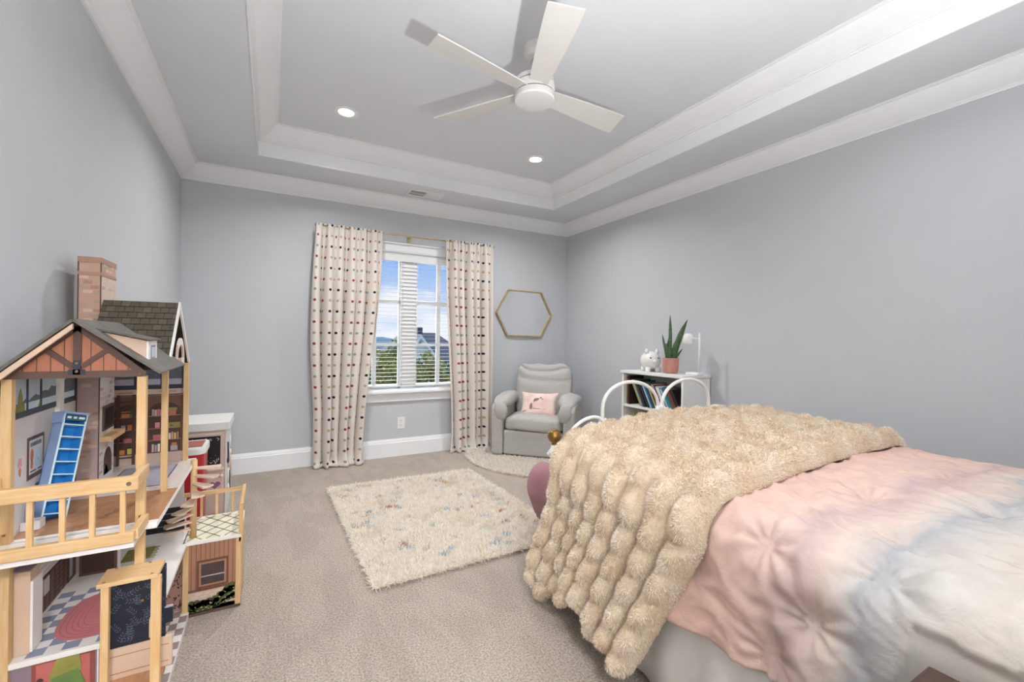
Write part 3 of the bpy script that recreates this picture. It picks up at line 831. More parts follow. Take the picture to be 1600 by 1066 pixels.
seq = ['#c79a36', '#2b1d1c', '#d8c23f', '#8fa0a4', '#eef0f2', '#23242a', '#d9cfa8', '#23242a', '#a9cdea', '#3c6f86', '#2f4a55', '#c9b26a', '#1b2433', '#c8863c', '#c9d2ea', '#8e3f33', '#eef0f2', '#eef0f2', '#3f8fb5', '#eef0f2', '#2d8f9a', '#2d8f9a', '#7f6f58', '#8e3f33', '#161616', '#3d5166', '#5a4a66', '#161616']
y = SY1 - .03; zsh = .6505
rb = random.Random(3)
for i, c in enumerate(seq):
    w = rb.choice([.010, .014, .018, .022]) if i not in (1, 24) else .03
    frac = i / (len(seq) - 1)
    h = .275 - .075 * frac + rb.uniform(-.012, .012)
    lean = 0 if i < 2 else -.50
    if i == 2: y -= .128
    cw = w / math.cos(lean) + (.0015)
    y -= cw / 2
    # leaning: books tip towards the far side (+y); base corner rests on the shelf
    hgt = min(h, (.945 - zsh) / max(.5, math.cos(lean)) * .93)
    z0 = zsh + abs(math.sin(lean)) * w / 2
    if y < SY0 + .045: break
    o = book(w, hgt, rb.uniform(.15, .21), c, (SX0 + .016 + rb.uniform(0, .022), y, z0), lean, '%s book on the upper bookcase shelf, %s from its far end' % (NAMEC[c], ORD[i]), 'books on the upper bookcase shelf')
    y -= cw / 2
seq2 = [('#c9b26a', .012, .24, 0), ('#2b1d1c', .030, .22, 0), ('#b03a45', .026, .21, 0), ('#eef0f2', .022, .17, -.05), ('#3d5166', .016, .17, -.05), ('#161616', .022, .165, -.06), ('#c8863c', .018, .16, -.06), ('#d9cfa8', .026, .16, -.07), ('#8fa0a4', .03, .155, -.08), ('#7f6f58', .03, .15, -.08), ('#2f4a55', .025, .17, -.1), ('#8e3f33', .02, .16, -.1)]
y = SY1 - .13
for i, (c, w, h, ln) in enumerate(seq2):
    y -= w / 2 + .001
    book(w, h, .16, c, (SX0 + .03, y, .3375 + abs(math.sin(ln)) * w / 2), ln, '%s book on the middle bookcase shelf, %s from its far end' % (NAMEC[c], ORD[i]), 'books on the middle bookcase shelf')
    y -= w / 2 + .002

# ------------------------------------------------------------------ piggy bank
M('pig_white', '#e8e6e3', .25, var=.02); M('pig_pink', '#d9a9a6', .4)
PX, PY = 3.15, 2.995
pg = thing('piggy_bank', (PX, PY, SZ), 'round white ceramic piggy bank on top of the bookcase', 'piggy bank')
face = Vector((-.35, -.94, 0)).normalized(); sidev = Vector((face.y, -face.x, 0))
pc = Vector((PX, PY, SZ + .105))
MB().ball(pc, (.095, .095, .088), 'pig_white', 28, 18).build('body', pg, smooth=True)
for s in (-1, 1):
    for q in (-.045, .05):
        p = pc + face * q + sidev * s * .048
        MB().lathe([(.022, 0), (.026, .01), (.024, .045)], (p.x, p.y, SZ), 'pig_white', 14).build('foot', pg, smooth=True)
    e = pc + face * .025 + sidev * s * .052 + Vector((0, 0, .082))
    MB().ball(e, (.018, .018, .030), 'pig_white', 12, 8).build('ear', pg, smooth=True)
    ey = pc + face * .080 + sidev * s * .036 + Vector((0, 0, .026))
    MB().ball(ey, (.009, .009, .007), 'black', 10, 7).build('eye', pg, smooth=True)
MB().ball(pc + face * .094 + Vector((0, 0, -.008)), (.028, .020, .022), 'pig_white', 16, 10).build('snout', pg, smooth=True)
for s in (-1, 1): MB().ball(pc + face * .112 + sidev * s * .009 + Vector((0, 0, -.006)), .004, 'pig_pink', 8, 6).build('nostril', pg, smooth=True)
MB().ball(pc - face * .098 + Vector((0, 0, -.005)), .017, 'pig_white', 12, 8).build('tail', pg, smooth=True)

# ------------------------------------------------------------------ snake plant
M('pot_pink', '#c99182', .3, col2='#b87a6b', vscale=14); M('soil', '#3a2c22', .95, var=.3, vscale=60, bump=.5)
M('snake_leaf', '#2f4a32', .45, col2='#5f7a4d', vscale=30, stretch=(1, 1, 4)); M('snake_edge', '#9aa45f', .5)
QX, QY = 3.17, 2.775
pl = thing('potted_plant', (QX, QY, SZ), 'snake plant with upright dark green leaves in a pink glazed pot on the bookcase', 'plant')
MB().lathe([(.052, 0), (.062, .006), (.070, .04), (.075, .13), (.073, .138), (.066, .137), (.064, .118)], (QX, QY, SZ), 'pot_pink', 32).build('pot', pl, smooth=True)
MB().lathe([(.066, .114), (.066, .119), (.01, .123)], (QX, QY, SZ), 'soil', 24).build('soil', pl)
def snake(bx_, by_, h, w, leanx, leany, tw, curl):
    rows = []; n = 12
    for k in range(n + 1):
        t = k / n
        ww = w * (.55 + .9 * math.sin(PI * min(1, t * .62 + .12))) * (1 - t ** 5) * .75 + .0006
        c = Vector((QX + bx_ + leanx * t ** 1.6, QY + by_ + leany * t ** 1.6, SZ + .115 + h * t))
        a = tw + curl * t; s = Vector((math.cos(a), math.sin(a), 0)); nn = Vector((-math.sin(a), math.cos(a), 0))
        rows.append([c - s * ww, c - s * ww * .5 + nn * ww * .22, c + nn * ww * .30, c + s * ww * .5 + nn * ww * .22, c + s * ww, c + nn * ww * .10])
    b = MB().grid(rows, 6, n + 1, 'snake_leaf', closed_u=True)
    b.build('leaf', pl, smooth=True)
for a in [(-.01, -.005, .42, .014, .02, .025, 2.2, .4), (.012, -.03, .37, .024, .03, -.115, 2.0, .5), (-.02, .035, .24, .013, -.02, .03, 1.2, .6), (.0, -.035, .21, .026, .0, -.045, 2.2, .2), (.01, .018, .17, .018, .01, .02, 1.7, .3),
          (-.028, .0, .16, .018, -.02, .01, 2.4, -.3), (.015, -.045, .11, .011, .0, -.075, 1.9, .3), (-.015, .02, .20, .014, .02, .012, 2.8, .2), (-.03, -.02, .15, .017, -.02, -.02, 1.9, 0)]: snake(*a)

# ------------------------------------------------------------------ white desk lamp
LXx, LYy = 3.22, 2.52
M('lamp_shade', '#efedea', .6)
lp = thing('desk_lamp', (LXx, LYy, SZ), 'white desk lamp with slim post and small shade on the near end of the bookcase', 'lamp')
MB().box(LXx - .045, LXx + .045, LYy - .03, LYy + .10, SZ, SZ + .022, 'white_plastic').build('base', lp, bevel=.008, seg=3)
MB().tube([(LXx, LYy - .01, SZ + .02), (LXx, LYy - .01, SZ + .365)], .0085, 'white_plastic', 14).build('post', lp, smooth=True)
MB().tube([(LXx, LYy - .01, SZ + .315), (LXx, LYy + .10, SZ + .315)], .006, 'white_plastic', 10).build('arm', lp, smooth=True)
TS = Matrix.Rotation(R(8), 4, 'X')
MB().lathe([(.044, -.045), (.046, -.043), (.042, .02), (.030, .040), (.010, .046), (.008, .04), (.036, .016), (.041, -.04)], (LXx, LYy + .105, SZ + .315), 'lamp_shade', 28, T=TS).build('lamp_shade', lp, smooth=True)

# ================================================================== BED
BL, BR_, BF, BH = 1.27, 2.80, 1.80, -.27       # mattress left, right, foot, head
M('iron_white', '#e8e6e2', .4, var=.03); M('skirt_white', '#dcd9d4', .85, var=.03, vscale=8, bump=.15, bscale=300)
M('mattress_white', '#e4e1dc', .85)
M('ball_brass', '#8a6a35', .35, metal=.8, var=.25, vscale=30); M('glass_foot', '#b9bcbd', .15, metal=.3)
bed = thing('bed', ((BL + BR_) / 2, (BF + BH) / 2, 0), 'queen bed with white iron arched footboard and white bed skirt', 'bed')
MB().box(BL, BR_, BH, BF, .20, .42, 'mattress_white').build('box_spring', bed, bevel=.03, seg=3)
MB().box(BL, BR_, BH, BF, .42, .68, 'mattress_white').build('mattress', bed, bevel=.05, seg=4)
def skirt(pts, name):
    b = MB(); n = len(pts); rows = []
    for z, k in ((.40, 0), (.30, .25), (.17, .6), (.035, 1.0)):
        rows.append([Vector((p[0] + p[2] * (.012 + .022 * k * (1 + math.sin(i * .55 + 2 * math.sin(i * .13)))), p[1] + p[3] * (.012 + .022 * k * (1 + math.sin(i * .55 + 2 * math.sin(i * .13)))), z + (.004 * math.sin(i * .3) if k == 1 else 0))) for i, p in enumerate(pts)])
    b.grid(rows, n, 4, 'skirt_white'); o = b.build(name, bed, smooth=True)
    s = o.modifiers.new('t', 'SOLIDIFY'); s.thickness = .003
skirt([(BL - .035, y, -1, 0) for y in np.linspace(BH, BF, 90)], 'bed_skirt')
skirt([(x, BF + .005, 0, 1) for x in np.linspace(BL - .035, BR_ + .02, 70)], 'bed_skirt')
skirt([(BR_ + .02, y, 1, 0) for y in np.linspace(BF, BH, 90)], 'bed_skirt')
for x in (BL + .0, BR_ - .04):
    for y in (BF - .09, BH + .1): MB().lathe([(.012, 0), (.024, .012), (.028, .028), (.020, .045), (.03, .055), (.03, .20)], (x, y, 0), 'glass_foot', 16).build('foot', bed, smooth=True)
# footboard of bent iron with cast joints
FBY = 1.865
fb = MB()
XC = 2.044
fbo = None
def arc(x0, z0, x1, z1, xm, zm, n=26):
    """smooth arch from (x0,z0) over (xm,zm) to (x1,z1)"""
    P = []
    for k in range(n + 1):
        a = PI - PI * k / n
        cx_ = (x0 + x1) / 2 + (xm - (x0 + x1) / 2) * math.sin(a)
        hz = z0 + (z1 - z0) * k / n
        P.append((cx_ + (x1 - x0) / 2 * math.cos(a), FBY, hz + (zm - (z0 + z1) / 2) * max(0.0, math.sin(a)) ** .85))
    return P
def mx_(x): return 2 * XC - x
for s in (0, 1):
    f = (lambda x: x) if s == 0 else mx_
    p = f(1.285)
    MB().tube([(p, FBY, .0), (p, FBY, .66)], .0165, 'iron_white', 14).build('post', bed, smooth=True)
    c = MB().lathe([(.018, .655), (.03, .665), (.032, .69), (.022, .70), (.018, .715), (.012, .725)], (p, FBY, 0), 'iron_white', 14)
    for k in range(7): c.ball((p + .028 * math.cos(k * .9), FBY + .028 * math.sin(k * .9), .675 + .01 * math.sin(k * 2.1)), .012, 'iron_white', 8, 6)
    c.build('cast_joint', bed, smooth=True)
    MB().lathe([(.013, .722), (.015, .726), (.012, .734)], (p, FBY, 0), 'ball_brass', 14).ball((p, FBY, .768), .036, 'ball_brass', 20, 12).build('finial_ball', bed, smooth=True)
    MB().tube([(f(q[0]), q[1], q[2]) for q in arc(1.345, .66, 1.60, .80, 1.475, .835)], .0095, 'iron_white', 10).build('small_arch', bed, smooth=True)
    MB().tube([(f(q[0]), q[1], q[2]) for q in [(1.60, FBY, .76)] + arc(1.602, .86, 2.03, .87, 1.80, 1.028) + [(2.03, FBY, .83)]], .0105, 'iron_white', 10).build('large_arch', bed, smooth=True)
    for (jx, jz) in ((1.345, .65), (1.602, .805)):
        c = MB().ball((f(jx), FBY, jz), (.026, .022, .030), 'iron_white', 12, 8)
        for k in range(6): c.ball((f(jx) + .026 * math.cos(k * 1.05), FBY - .006, jz + .026 * math.sin(k * 1.05)), .011, 'iron_white', 8, 6)
        c.build('cast_joint', bed, smooth=True)
    for x in (1.345, 1.602, 1.8): MB().tube([(f(x), FBY, .22), (f(x), FBY, .66 if x < 1.5 else .80)], .008, 'iron_white', 8).build('spindle', bed, smooth=True)
    MB().tube([(p, FBY, .645), (f(1.345), FBY, .665)], .012, 'iron_white', 8).build('side_link', bed, smooth=True)
c = MB().lathe([(.018, .77), (.026, .79), (.024, .81), (.036, .83), (.04, .85), (.03, .868), (.034, .875), (.01, .885)], (XC, FBY, 0), 'iron_white', 14, sq=.6)
for k in (-1, 1): c.ball((XC + k * .03, FBY - .008, .858), .014, 'iron_white', 8, 6)
c.build('cast_joint', bed, smooth=True)
MB().tube([(XC, FBY, .22), (XC, FBY, .78)], .009, 'iron_white', 8).build('spindle', bed, smooth=True)
for z in (.24, .55): MB().tube([(1.285, FBY, z), (mx_(1.285), FBY, z)], .011, 'iron_white', 10).build('cross_rail', bed, smooth=True)

# cloth laid over the bed: cross-section path (left hem -> over the top -> right hem)
def path_pt(s, ztop, off, hemL, hemR, side_out, xl=None, xr=None):
    """s in metres from the left top edge (negative = hanging left); returns (x,z), normal (x,z)"""
    xl = BL - .055 if xl is None else xl; xr = BR_ + .04 if xr is None else xr; rc = .13
    arcl = rc * PI / 2
    top = (xr - rc) - (xl + rc)
    if s < 0:                                       # left side hanging
        t = -s; return Vector((xl - side_out * t * t * .9 - side_out * t * .5, ztop - rc - t)), Vector((-1, .12)).normalized()
    if s < arcl:
        a = s / rc; return Vector((xl + rc - rc * math.cos(a), ztop - rc + rc * math.sin(a))), Vector((-math.cos(a), math.sin(a)))
    s2 = s - arcl
    if s2 < top:
        u = s2 / top; return Vector((xl + rc + s2, ztop + .02 * math.sin(PI * u))), Vector((0, 1))
    s3 = s2 - top
    if s3 < arcl:
        a = s3 / rc; return Vector((xr - rc + rc * math.sin(a), ztop - rc + rc * math.cos(a))), Vector((math.sin(a), math.cos(a)))
    t = s3 - arcl; return Vector((xr + side_out * t, ztop - rc - t)), Vector((1, .1)).normalized()
RC_ = .13; ARC = RC_ * PI / 2; TOPW = (BR_ + .04 - RC_) - (BL - .055 + RC_); SIDE_R = 2 * ARC + TOPW
TUFT = [(1.19, .735), (1.19, .475), (1.47, .505), (1.55, .80), (1.85, .50), (2.2, .48), (2.2, .80), (1.5, .20), (1.85, .2), (2.5, .2), (2.55, .5)]
TUFT_S = [(.33, .19), (.60, .12), (.56, .36)]

def comforter_mat():
    m = M('comforter_dye', '#e0b7b0', .8); t = NT(m); nt = t.nt
    for x in list(nt.nodes):
        if x.type not in ('BSDF_PRINCIPLED', 'OUTPUT_MATERIAL'): nt.nodes.remove(x)
    tc = t.n('ShaderNodeTexCoord'); sp = t.n('ShaderNodeSeparateXYZ'); t.l(tc.outputs['Object'], sp.inputs[0])
    nz = t.n('ShaderNodeTexNoise', Scale=3.2, Detail=4.0, Roughness=.55); t.l(tc.outputs['Object'], nz.inputs['Vector'])
    nb = t.n('ShaderNodeTexNoise', Scale=14.0, Detail=4.0, Roughness=.6); t.l(tc.outputs['Object'], nb.inputs['Vector'])
    def mth(op, a, bb=None):
        n = t.n('ShaderNodeMath', operation=op)
        for i, q in enumerate((a, bb)):
            if q is None: continue
            if isinstance(q, (int, float)): n.inputs[i].default_value = q
            else: t.l(q, n.inputs[i])
        return n.outputs[0]
    # dye front position: y, drifting with x and noise
    yy = mth('ADD', sp.outputs[1], mth('MULTIPLY', mth('SUBTRACT', nz.outputs['Fac'], .5), .26))
    yy = mth('ADD', yy, mth('MULTIPLY', mth('SUBTRACT', nb.outputs['Fac'], .5), .07))
    yy = mth('ADD', yy, mth('MULTIPLY', sp.outputs[0], .03))
    fac = mth('DIVIDE', mth('ADD', yy, .3), 2.3)
    r = t.n('ShaderNodeValToRGB'); cr = r.color_ramp
    def at(y): return (y + .3) / 2.3
    stops = [(-.3, '#c3bbb0'), (.10, '#c5bdb2'), (.33, '#c7beb4'), (.42, '#bfbab4'), (.48, '#b3b1af'), (.505, '#a8a8a9'), (.53, '#bdb7b2'), (.60, '#d0beb3'), (.66, '#c8b1ab'), (.70, '#bfa8a5'), (.77, '#d4b8ac'), (.90, '#d6b6a9'), (1.1, '#d2aea1'), (1.7, '#d5ccc8'), (2.0, '#e4e2e0')]
    cr.elements[0].position = at(stops[0][0]); cr.elements[0].color = lin(stops[0][1]); cr.elements[1].position = at(stops[-1][0]); cr.elements[1].color = lin(stops[-1][1])
    for y_, c in stops[1:-1]:
        e = cr.elements.new(at(y_)); e.color = lin(c)
    t.l(fac, r.inputs[0])
    n3 = t.n('ShaderNodeTexNoise', Scale=9.0, Detail=5.0, Roughness=.65); t.l(tc.outputs['Object'], n3.inputs['Vector'])
    r3 = t.n('ShaderNodeValToRGB'); r3.color_ramp.elements[0].position = .35; r3.color_ramp.elements[1].position = .65
    r3.color_ramp.elements[0].color = (.93, .91, .92, 1); r3.color_ramp.elements[1].color = (1.05, 1.05, 1.04, 1); t.l(n3.outputs['Fac'], r3.inputs[0])
    mx = t.n('ShaderNodeMixRGB', blend_type='MULTIPLY'); mx.inputs[0].default_value = 1; t.l(r.outputs[0], mx.inputs[1]); t.l(r3.outputs[0], mx.inputs[2])
    t.l(mx.outputs[0], t.b.inputs['Base Color'])
    t.b.inputs['Specular IOR Level'].default_value = .2
    n4 = t.n('ShaderNodeTexNoise', Scale=26.0, Detail=3.0, Distortion=1.2); t.l(tc.outputs['Object'], n4.inputs['Vector'])
    bp = t.n('ShaderNodeBump', Strength=.35, Distance=.006); t.l(n4.outputs['Fac'], bp.inputs['Height']); t.l(bp.outputs[0], t.b.inputs['Normal'])
comforter_mat()

com = thing('comforter', (2.0, .8, .70), 'tie-dyed comforter in pink, mauve, grey-blue and cream, tufted, spread over the bed', 'comforter')
def ridge(v): return 1 - abs(v)
def comf_offset(s, y):
    """height of the quilted filling above the base surface"""
    h = .012 * noise.noise((s * 2.6, y * 2.6, 3)) + .018
    w1 = noise.noise((s * 5.5 + 2.0 * noise.noise((s * 3, y * 3, 8)), y * 5.5, 5)); h += .015 * (ridge(w1 * 2.0) - .5)
    w2 = noise.noise((s * 11 + 6 * noise.noise((s * 2, y * 2, 1)), y * 10, 9)); h += .0085 * (ridge(w2 * 2.2) - .5)
    w3 = noise.noise((s * 21 + 9 * noise.noise((s * 3, y * 3, 4)), y * 17 + 5 * noise.noise((s * 4, y * 4, 6)), 2)); h += .0035 * (ridge(w3 * 2.4) - .5)
    for (ts, ty) in TUFTS:
        dx, dy = s - ts, y - ty; d2 = dx * dx + dy * dy
        if d2 < .09:
            d = math.sqrt(d2); a = math.atan2(dy, dx)
            h -= .030 * math.exp(-d2 / .0035)
            h += .007 * math.cos(9 * a + ts * 20) * math.exp(-d2 / .010) * min(1, d / .03)
    # stitched seam lines joining tufts
    return h
def s_of(x): return ARC + (x - (BL - .055 + RC_))
TUFTS = [(s_of(1.30) - .07, .735), (s_of(1.27), .475), (s_of(1.47), .50), (s_of(1.75), .70), (s_of(1.9), .44), (s_of(2.25), .62), (s_of(2.5), .38), (s_of(1.5), .18), (s_of(2.1), .18), (-.05, .60), (-.16, .42), (-.20, .70)]
nu, nv = 280, 250
V = []
for j in range(nv):
    y0 = BH - .02 + (1.845 - BH + .02) * j / (nv - 1)
    hz = .355 + .03 * noise.noise((y0 * 3, 0, 2)) - .10 * sstep(1.62, 1.84, y0) + .10 * sstep(.46, .34, y0) * 0
    lenL = .735 - RC_ - hz - .105 * sstep(1.1, 1.84, y0)
    for i in range(nu):
        s = -lenL + (lenL + SIDE_R + .30) * i / (nu - 1)
        so = .10 if y0 > .42 else .02
        p, n = path_pt(s, .735, 0, 0, 0, so)
        h = comf_offset(s, y0)
        fl = 0
        if s < 0:
            k = -s / max(.01, lenL); fl = .020 * k * math.sin(y0 * 15 + 1.5 * math.sin(y0 * 6)) + .014 * k * math.sin(y0 * 31 + 2)
            if y0 < .42: fl *= .15
        if y0 < .40 and s < .05: h = min(h, .012)
        if s > SIDE_R - .1: h *= .6
        sag = .105 * sstep(1.1, 1.84, y0) * math.exp(-max(0, s) / .22)
        V.append((p.x + n.x * (h + fl) + .055 * sstep(1.1, 1.84, y0) * (1 - sstep(-.05, .35, s)), y0 + .28 * max(0, -s) * sstep(1.5, 1.845, y0), p.y + n.y * h - sag))
F = [(j * nu + i, j * nu + i + 1, (j + 1) * nu + i + 1, (j + 1) * nu + i) for j in range(nv - 1) for i in range(nu - 1)]
o = MB().add(V, F, 'comforter_dye').build('quilt', com, smooth=True)
sm = o.modifiers.new('thick', 'SOLIDIFY'); sm.thickness = .014; sm.offset = -1

# faux-fur throw with padded bubbles
M('throw_base', '#dcc9ae', .95, var=.06, vscale=20, bump=.5, bscale=160)
thr = thing('fur_throw', (1.9, 1.4, .78), 'cream faux-fur throw blanket with rows of puffy bubbles across the foot of the bed', 'blanket')
LH = .52
def throw_pt(s, v):
    """s across as above; v 0 near edge .. 1 far edge"""
    ds = max(0, -s)
    yn = .885 + .10 * max(0, (s - .3) / 1.5) + .42 * ds + .05 * ds * ds
    yf = 1.795 + .085 * min(1, ds / .3) - (.03 if s > 1.4 else 0)
    yf += .02 * math.sin(9 * s)
    y = yn + (yf - yn) * v
    zt = .755 + .02 * sstep(.3, 1, v)
    p, n = path_pt(s, zt, 0, 0, 0, .13, BL - .085, BR_ + .06)
    p.x += .075 * sstep(.2, 1, v) * (1 - sstep(-.05, .35, s))
    p.y -= .105 * sstep(.25, 1, v) * math.exp(-max(0, s) / .22)      # sags towards the foot corner
    if s < 0:
        k = ds
        p.x -= .035 * math.sin(v * 14 + .8) * k * 1.1 + .02 * k * sstep(.6, 1, v)
    return Vector((p.x, y, p.y)), Vector((n.x, 0, n.y))
def bubble(s, v):
    row = v * 8.0; fr_ = row - math.floor(row); ri = math.floor(row)
    a = abs(math.sin(PI * row)) ** .7
    ph = .5 * (ri % 2) + .17 * ri
    b2 = abs(math.sin(PI * (s / .112 + ph))) ** 1.0
    return .066 * a * (.62 + .38 * b2)
nu, nv = 270, 150
def hem_len(v): return .50 + .035 * math.sin(v * 9) + .02 * math.sin(23 * v + 1) - .05 * sstep(.75, 1, v)
G = np.zeros((nv, nu, 3)); 
for j in range(nv):
    v = j / (nv - 1); lh = hem_len(v)
    for i in range(nu):
        s = -lh + (lh + SIDE_R + .12) * i / (nu - 1)
        p, n = throw_pt(s, v)
        h = bubble(s, v) + .02
        e = min(1, min(i, nu - 1 - i) / 5, min(j, nv - 1 - j) / 4)
        h = h * (.35 + .65 * math.sqrt(e)) + .006 * noise.noise(p * 6)
        q = p + n * h
        G[j, i] = q
# normals from the displaced grid
du = np.gradient(G, axis=1); dv = np.gradient(G, axis=0)
NN = np.cross(du, dv); NN /= np.linalg.norm(NN, axis=2)[..., None] + 1e-9
if NN[nv // 2, nu // 2, 2] < 0: NN = -NN
idx = np.arange(nv * nu).reshape(nv, nu)
F = np.stack([idx[:-1, :-1], idx[:-1, 1:], idx[1:, 1:], idx[1:, :-1]], -1).reshape(-1, 4)
o = mesh_np('padding', G.reshape(-1, 3), F, ['throw_base'], thr, smooth=True)
sm = o.modifiers.new('thick', 'SOLIDIFY'); sm.thickness = .010; sm.offset = -1
N = 170000
area = np.linalg.norm(np.cross(du, dv), axis=2)[:-1, :-1].ravel(); cs = np.cumsum(area); cs /= cs[-1]
# concentrate on the side towards the camera: whole throw, evenly by area
k = np.searchsorted(cs, rg.uniform(0, 1, N)); jj, ii = k // (nu - 1), k % (nu - 1)
fu, fv = rg.uniform(0, 1, (N, 1)), rg.uniform(0, 1, (N, 1))
P = G[jj, ii] * (1 - fu) * (1 - fv) + G[jj, ii + 1] * fu * (1 - fv) + G[jj + 1, ii] * (1 - fu) * fv + G[jj + 1, ii + 1] * fu * fv
Nn = NN[jj, ii]
vv = (jj / nv)[:, None]; ss = ii / nu
flow = np.stack([np.sin(P[:, 1] * 37 + P[:, 2] * 21), np.cos(P[:, 0] * 29 + P[:, 2] * 33), -0.5 + .3 * np.sin(P[:, 0] * 41)], 1) * .35
hb = np.array([bubble(-.5 + (.5 + SIDE_R + .12) * (i_ / (nu - 1)), j_ / (nv - 1)) for i_, j_ in zip(ii, jj)]) / .066
V, F, si = strands(P, Nn + flow, rg.uniform(.010, .017, N) * (.40 + .60 * hb), .0022, rg, lean=.34, droop=.25)
tone = .5 + .5 * np.sin(P[:, 0] * 23 + 3 * np.sin(P[:, 1] * 17) + P[:, 2] * 19)
c1, c2 = np.array(lin('#fcf0e1')[:3]), np.array(lin('#f1dcc4')[:3])
colr = (c1 * tone[:, None] + c2 * (1 - tone[:, None])) * rg.uniform(.84, 1.1, (N, 1))
o = mesh_np('fur', V, F, ['throw_fur'], thr, attr=np.concatenate([colr[si], np.ones((len(V), 1))], 1)); o['kind'] = 'stuff'

# dark nightstand corner beside the bed's head
M('walnut', '#4d352b', .5, col2='#38261f', vscale=8, stretch=(2, 14, 2))
ns = thing('nightstand', (.98, .14, 0), 'dark brown wooden nightstand beside the bed, only its top corner in view', 'nightstand')
NX0, NX1, NY0, NY1 = .72, 1.165, -.16, .362
MB().box(NX0, NX1, NY0, NY1, .595, .62, 'walnut').build('top', ns, bevel=.003)
MB().box(NX0 + .02, NX1 - .02, NY0 + .02, NY1 - .02, .16, .595, 'walnut').build('body', ns, bevel=.003)
d = MB().box(NX0 + .012, NX0 + .022, NY0 + .04, NY1 - .04, .40, .57, 'walnut').build('drawer', ns, bevel=.002)
MB().ball((NX0 + .0, (NY0 + NY1) / 2, .485), .012, 'brass', 10, 7).build('knob', d, smooth=True)
TLX, TLY = .87, -.01  # added lamp, unseen; its upward spot bounces soft fill off the ceiling
tl_ = thing('fill_lamp', (TLX, TLY, .62), 'added fill lamp with white drum shade on the dark nightstand, unseen, out of the frame', 'lamp')
MB().lathe([(.07, 0), (.075, .012), (.05, .03), (.02, .06), (.035, .12), (.055, .19), (.035, .26), (.012, .28), (.012, .40)], (TLX, TLY, .62), 'white_plastic', 24).build('base', tl_, smooth=True)
MB().lathe([(.125, .30), (.10, .50), (.097, .50), (.122, .30)], (TLX, TLY, .62), 'lamp_shade', 32, cap=False).build('lamp_shade', tl_, smooth=True)
bu = bpy.data.lights.new('fill_spot', 'SPOT'); bu.energy = FILL_LAMP_POWER; bu.spot_size = R(165); bu.spot_blend = 1.0; bu.shadow_soft_size = .04; bu.color = (.97, .985, 1.0)
bo = bpy.data.objects.new('fill_spot', bu); COL.objects.link(bo); bo.parent = tl_; bo.location = (0, 0, .46); bo.rotation_euler = (PI, 0, 0)
for x in (NX0 + .04, NX1 - .04):
    for y in (NY0 + .04, NY1 - .04): MB().box(x - .018, x + .018, y - .018, y + .018, 0, .16, 'walnut').build('leg', ns)

# ================================================================== DOLLHOUSE
M('dh_wall', '#d9d2cf', .6, var=.04, vscale=8); M('dh_stone', '#c6aea0', .6, var=.05)
M('dh_wood', '#b98a68', .35, col2='#a37450', vscale=7, stretch=(16, 2, 2)); M('dh_plank', '#ded3ca', .4, col2='#d0c2b8', vscale=7, stretch=(14, 2, 2))
M('dh_lav', '#a8a3b0', .6, var=.08); M('dh_sky', '#c3d0da', .5, col2='#aebfcf', vscale=10); M('dh_water', '#cfe0ea', .5, var=.03); M('dh_mount', '#5a616b', .6, var=.2, vscale=60); M('dh_tree', '#9b8b45', .7, col2='#7b8248', vscale=90)
M('dh_bar', '#2b3040', .5); M('dh_pinksiding', '#b9795c', .6, col2='#a96a50', vscale=6, stretch=(20, 20, 2)); M('dh_brown', '#5b4238', .55, var=.1); M('dh_roof', '#6d675f', .6, col2='#5a554e', vscale=20)
M('dh_shingle', '#5b5344', .7, col2='#4b4437', vscale=30); M('dh_brick', '#bda89b', .6, col2='#b0988b', vscale=4); M('dh_chim', '#c6a08c', .55, var=.05); M('dh_chim2', '#b38a75', .55, var=.08); M('dh_chim3', '#d6b7a2', .55, var=.08)
M('dh_navy', '#151b2a', .45, var=.15, vscale=50); M('dh_leafprint', '#5d687c', .5); M('dh_coral', '#b9655e', .5, var=.06); M('dh_coral_d', '#8c4a43', .5); M('dh_mauve', '#8d7a86', .5, var=.1); M('dh_olive', '#7c7a35', .6, col2='#98924a', vscale=30)
M('dh_shelf', '#6f4a3a', .5, var=.08); M('dh_shelf_hi', '#a9775d', .5); M('dh_back', '#4a332c', .6); M('dh_green', '#5f7a3c', .6, var=.2); M('dh_pink', '#d58b97', .5); M('dh_pinkrug', '#c77b80', .6, var=.04); M('dh_pinkrug_d', '#a65a62', .6)
M('dh_blue', '#2a86cf', .4, var=.05); M('dh_bluegrey', '#8ea6cf', .45, var=.04); M('dh_cyanwhite', '#d6eef6', .4); M('dh_teal', '#35596e', .5, var=.1); M('dh_tan', '#d0b49c', .5, var=.05); M('dh_cabinet', '#6b4d41', .5, var=.1); M('dh_tile_w', '#d7d3d3', .4); M('dh_tile_b', '#8f95ac', .4, var=.04); M('dh_tile_br', '#9a8684', .5)
M('dh_lattice', '#8f8f55', .6, var=.08); M('dh_cream', '#e6e0cf', .5, var=.03); M('dh_siding', '#a5765c', .6, var=.05); M('dh_siding_d', '#6b4636', .6); M('dh_glass', '#4a3b3a', .3, var=.2, vscale=30); M('dh_bush', '#59602f', .7, col2='#3f4724', vscale=60); M('dh_flower', '#d8cf9b', .6)
M('dh_gap', '#2c271f', .8); M('dh_shingle_b', '#655d4d', .7, col2='#554e41', vscale=30); M('dh_tread', '#dfc4ae', .5, var=.05); M('dh_stone2', '#dcc3b2', .55, var=.04); M('dh_stone3', '#b9a19d', .55, var=.05); M('dh_orange', '#c77b3a', .5); M('dh_yellow', '#d2b850', .5); M('dh_floral', '#cfa596', .6, col2='#b98d80', vscale=120); M('screw', '#8a7a63', .35, metal=.7)

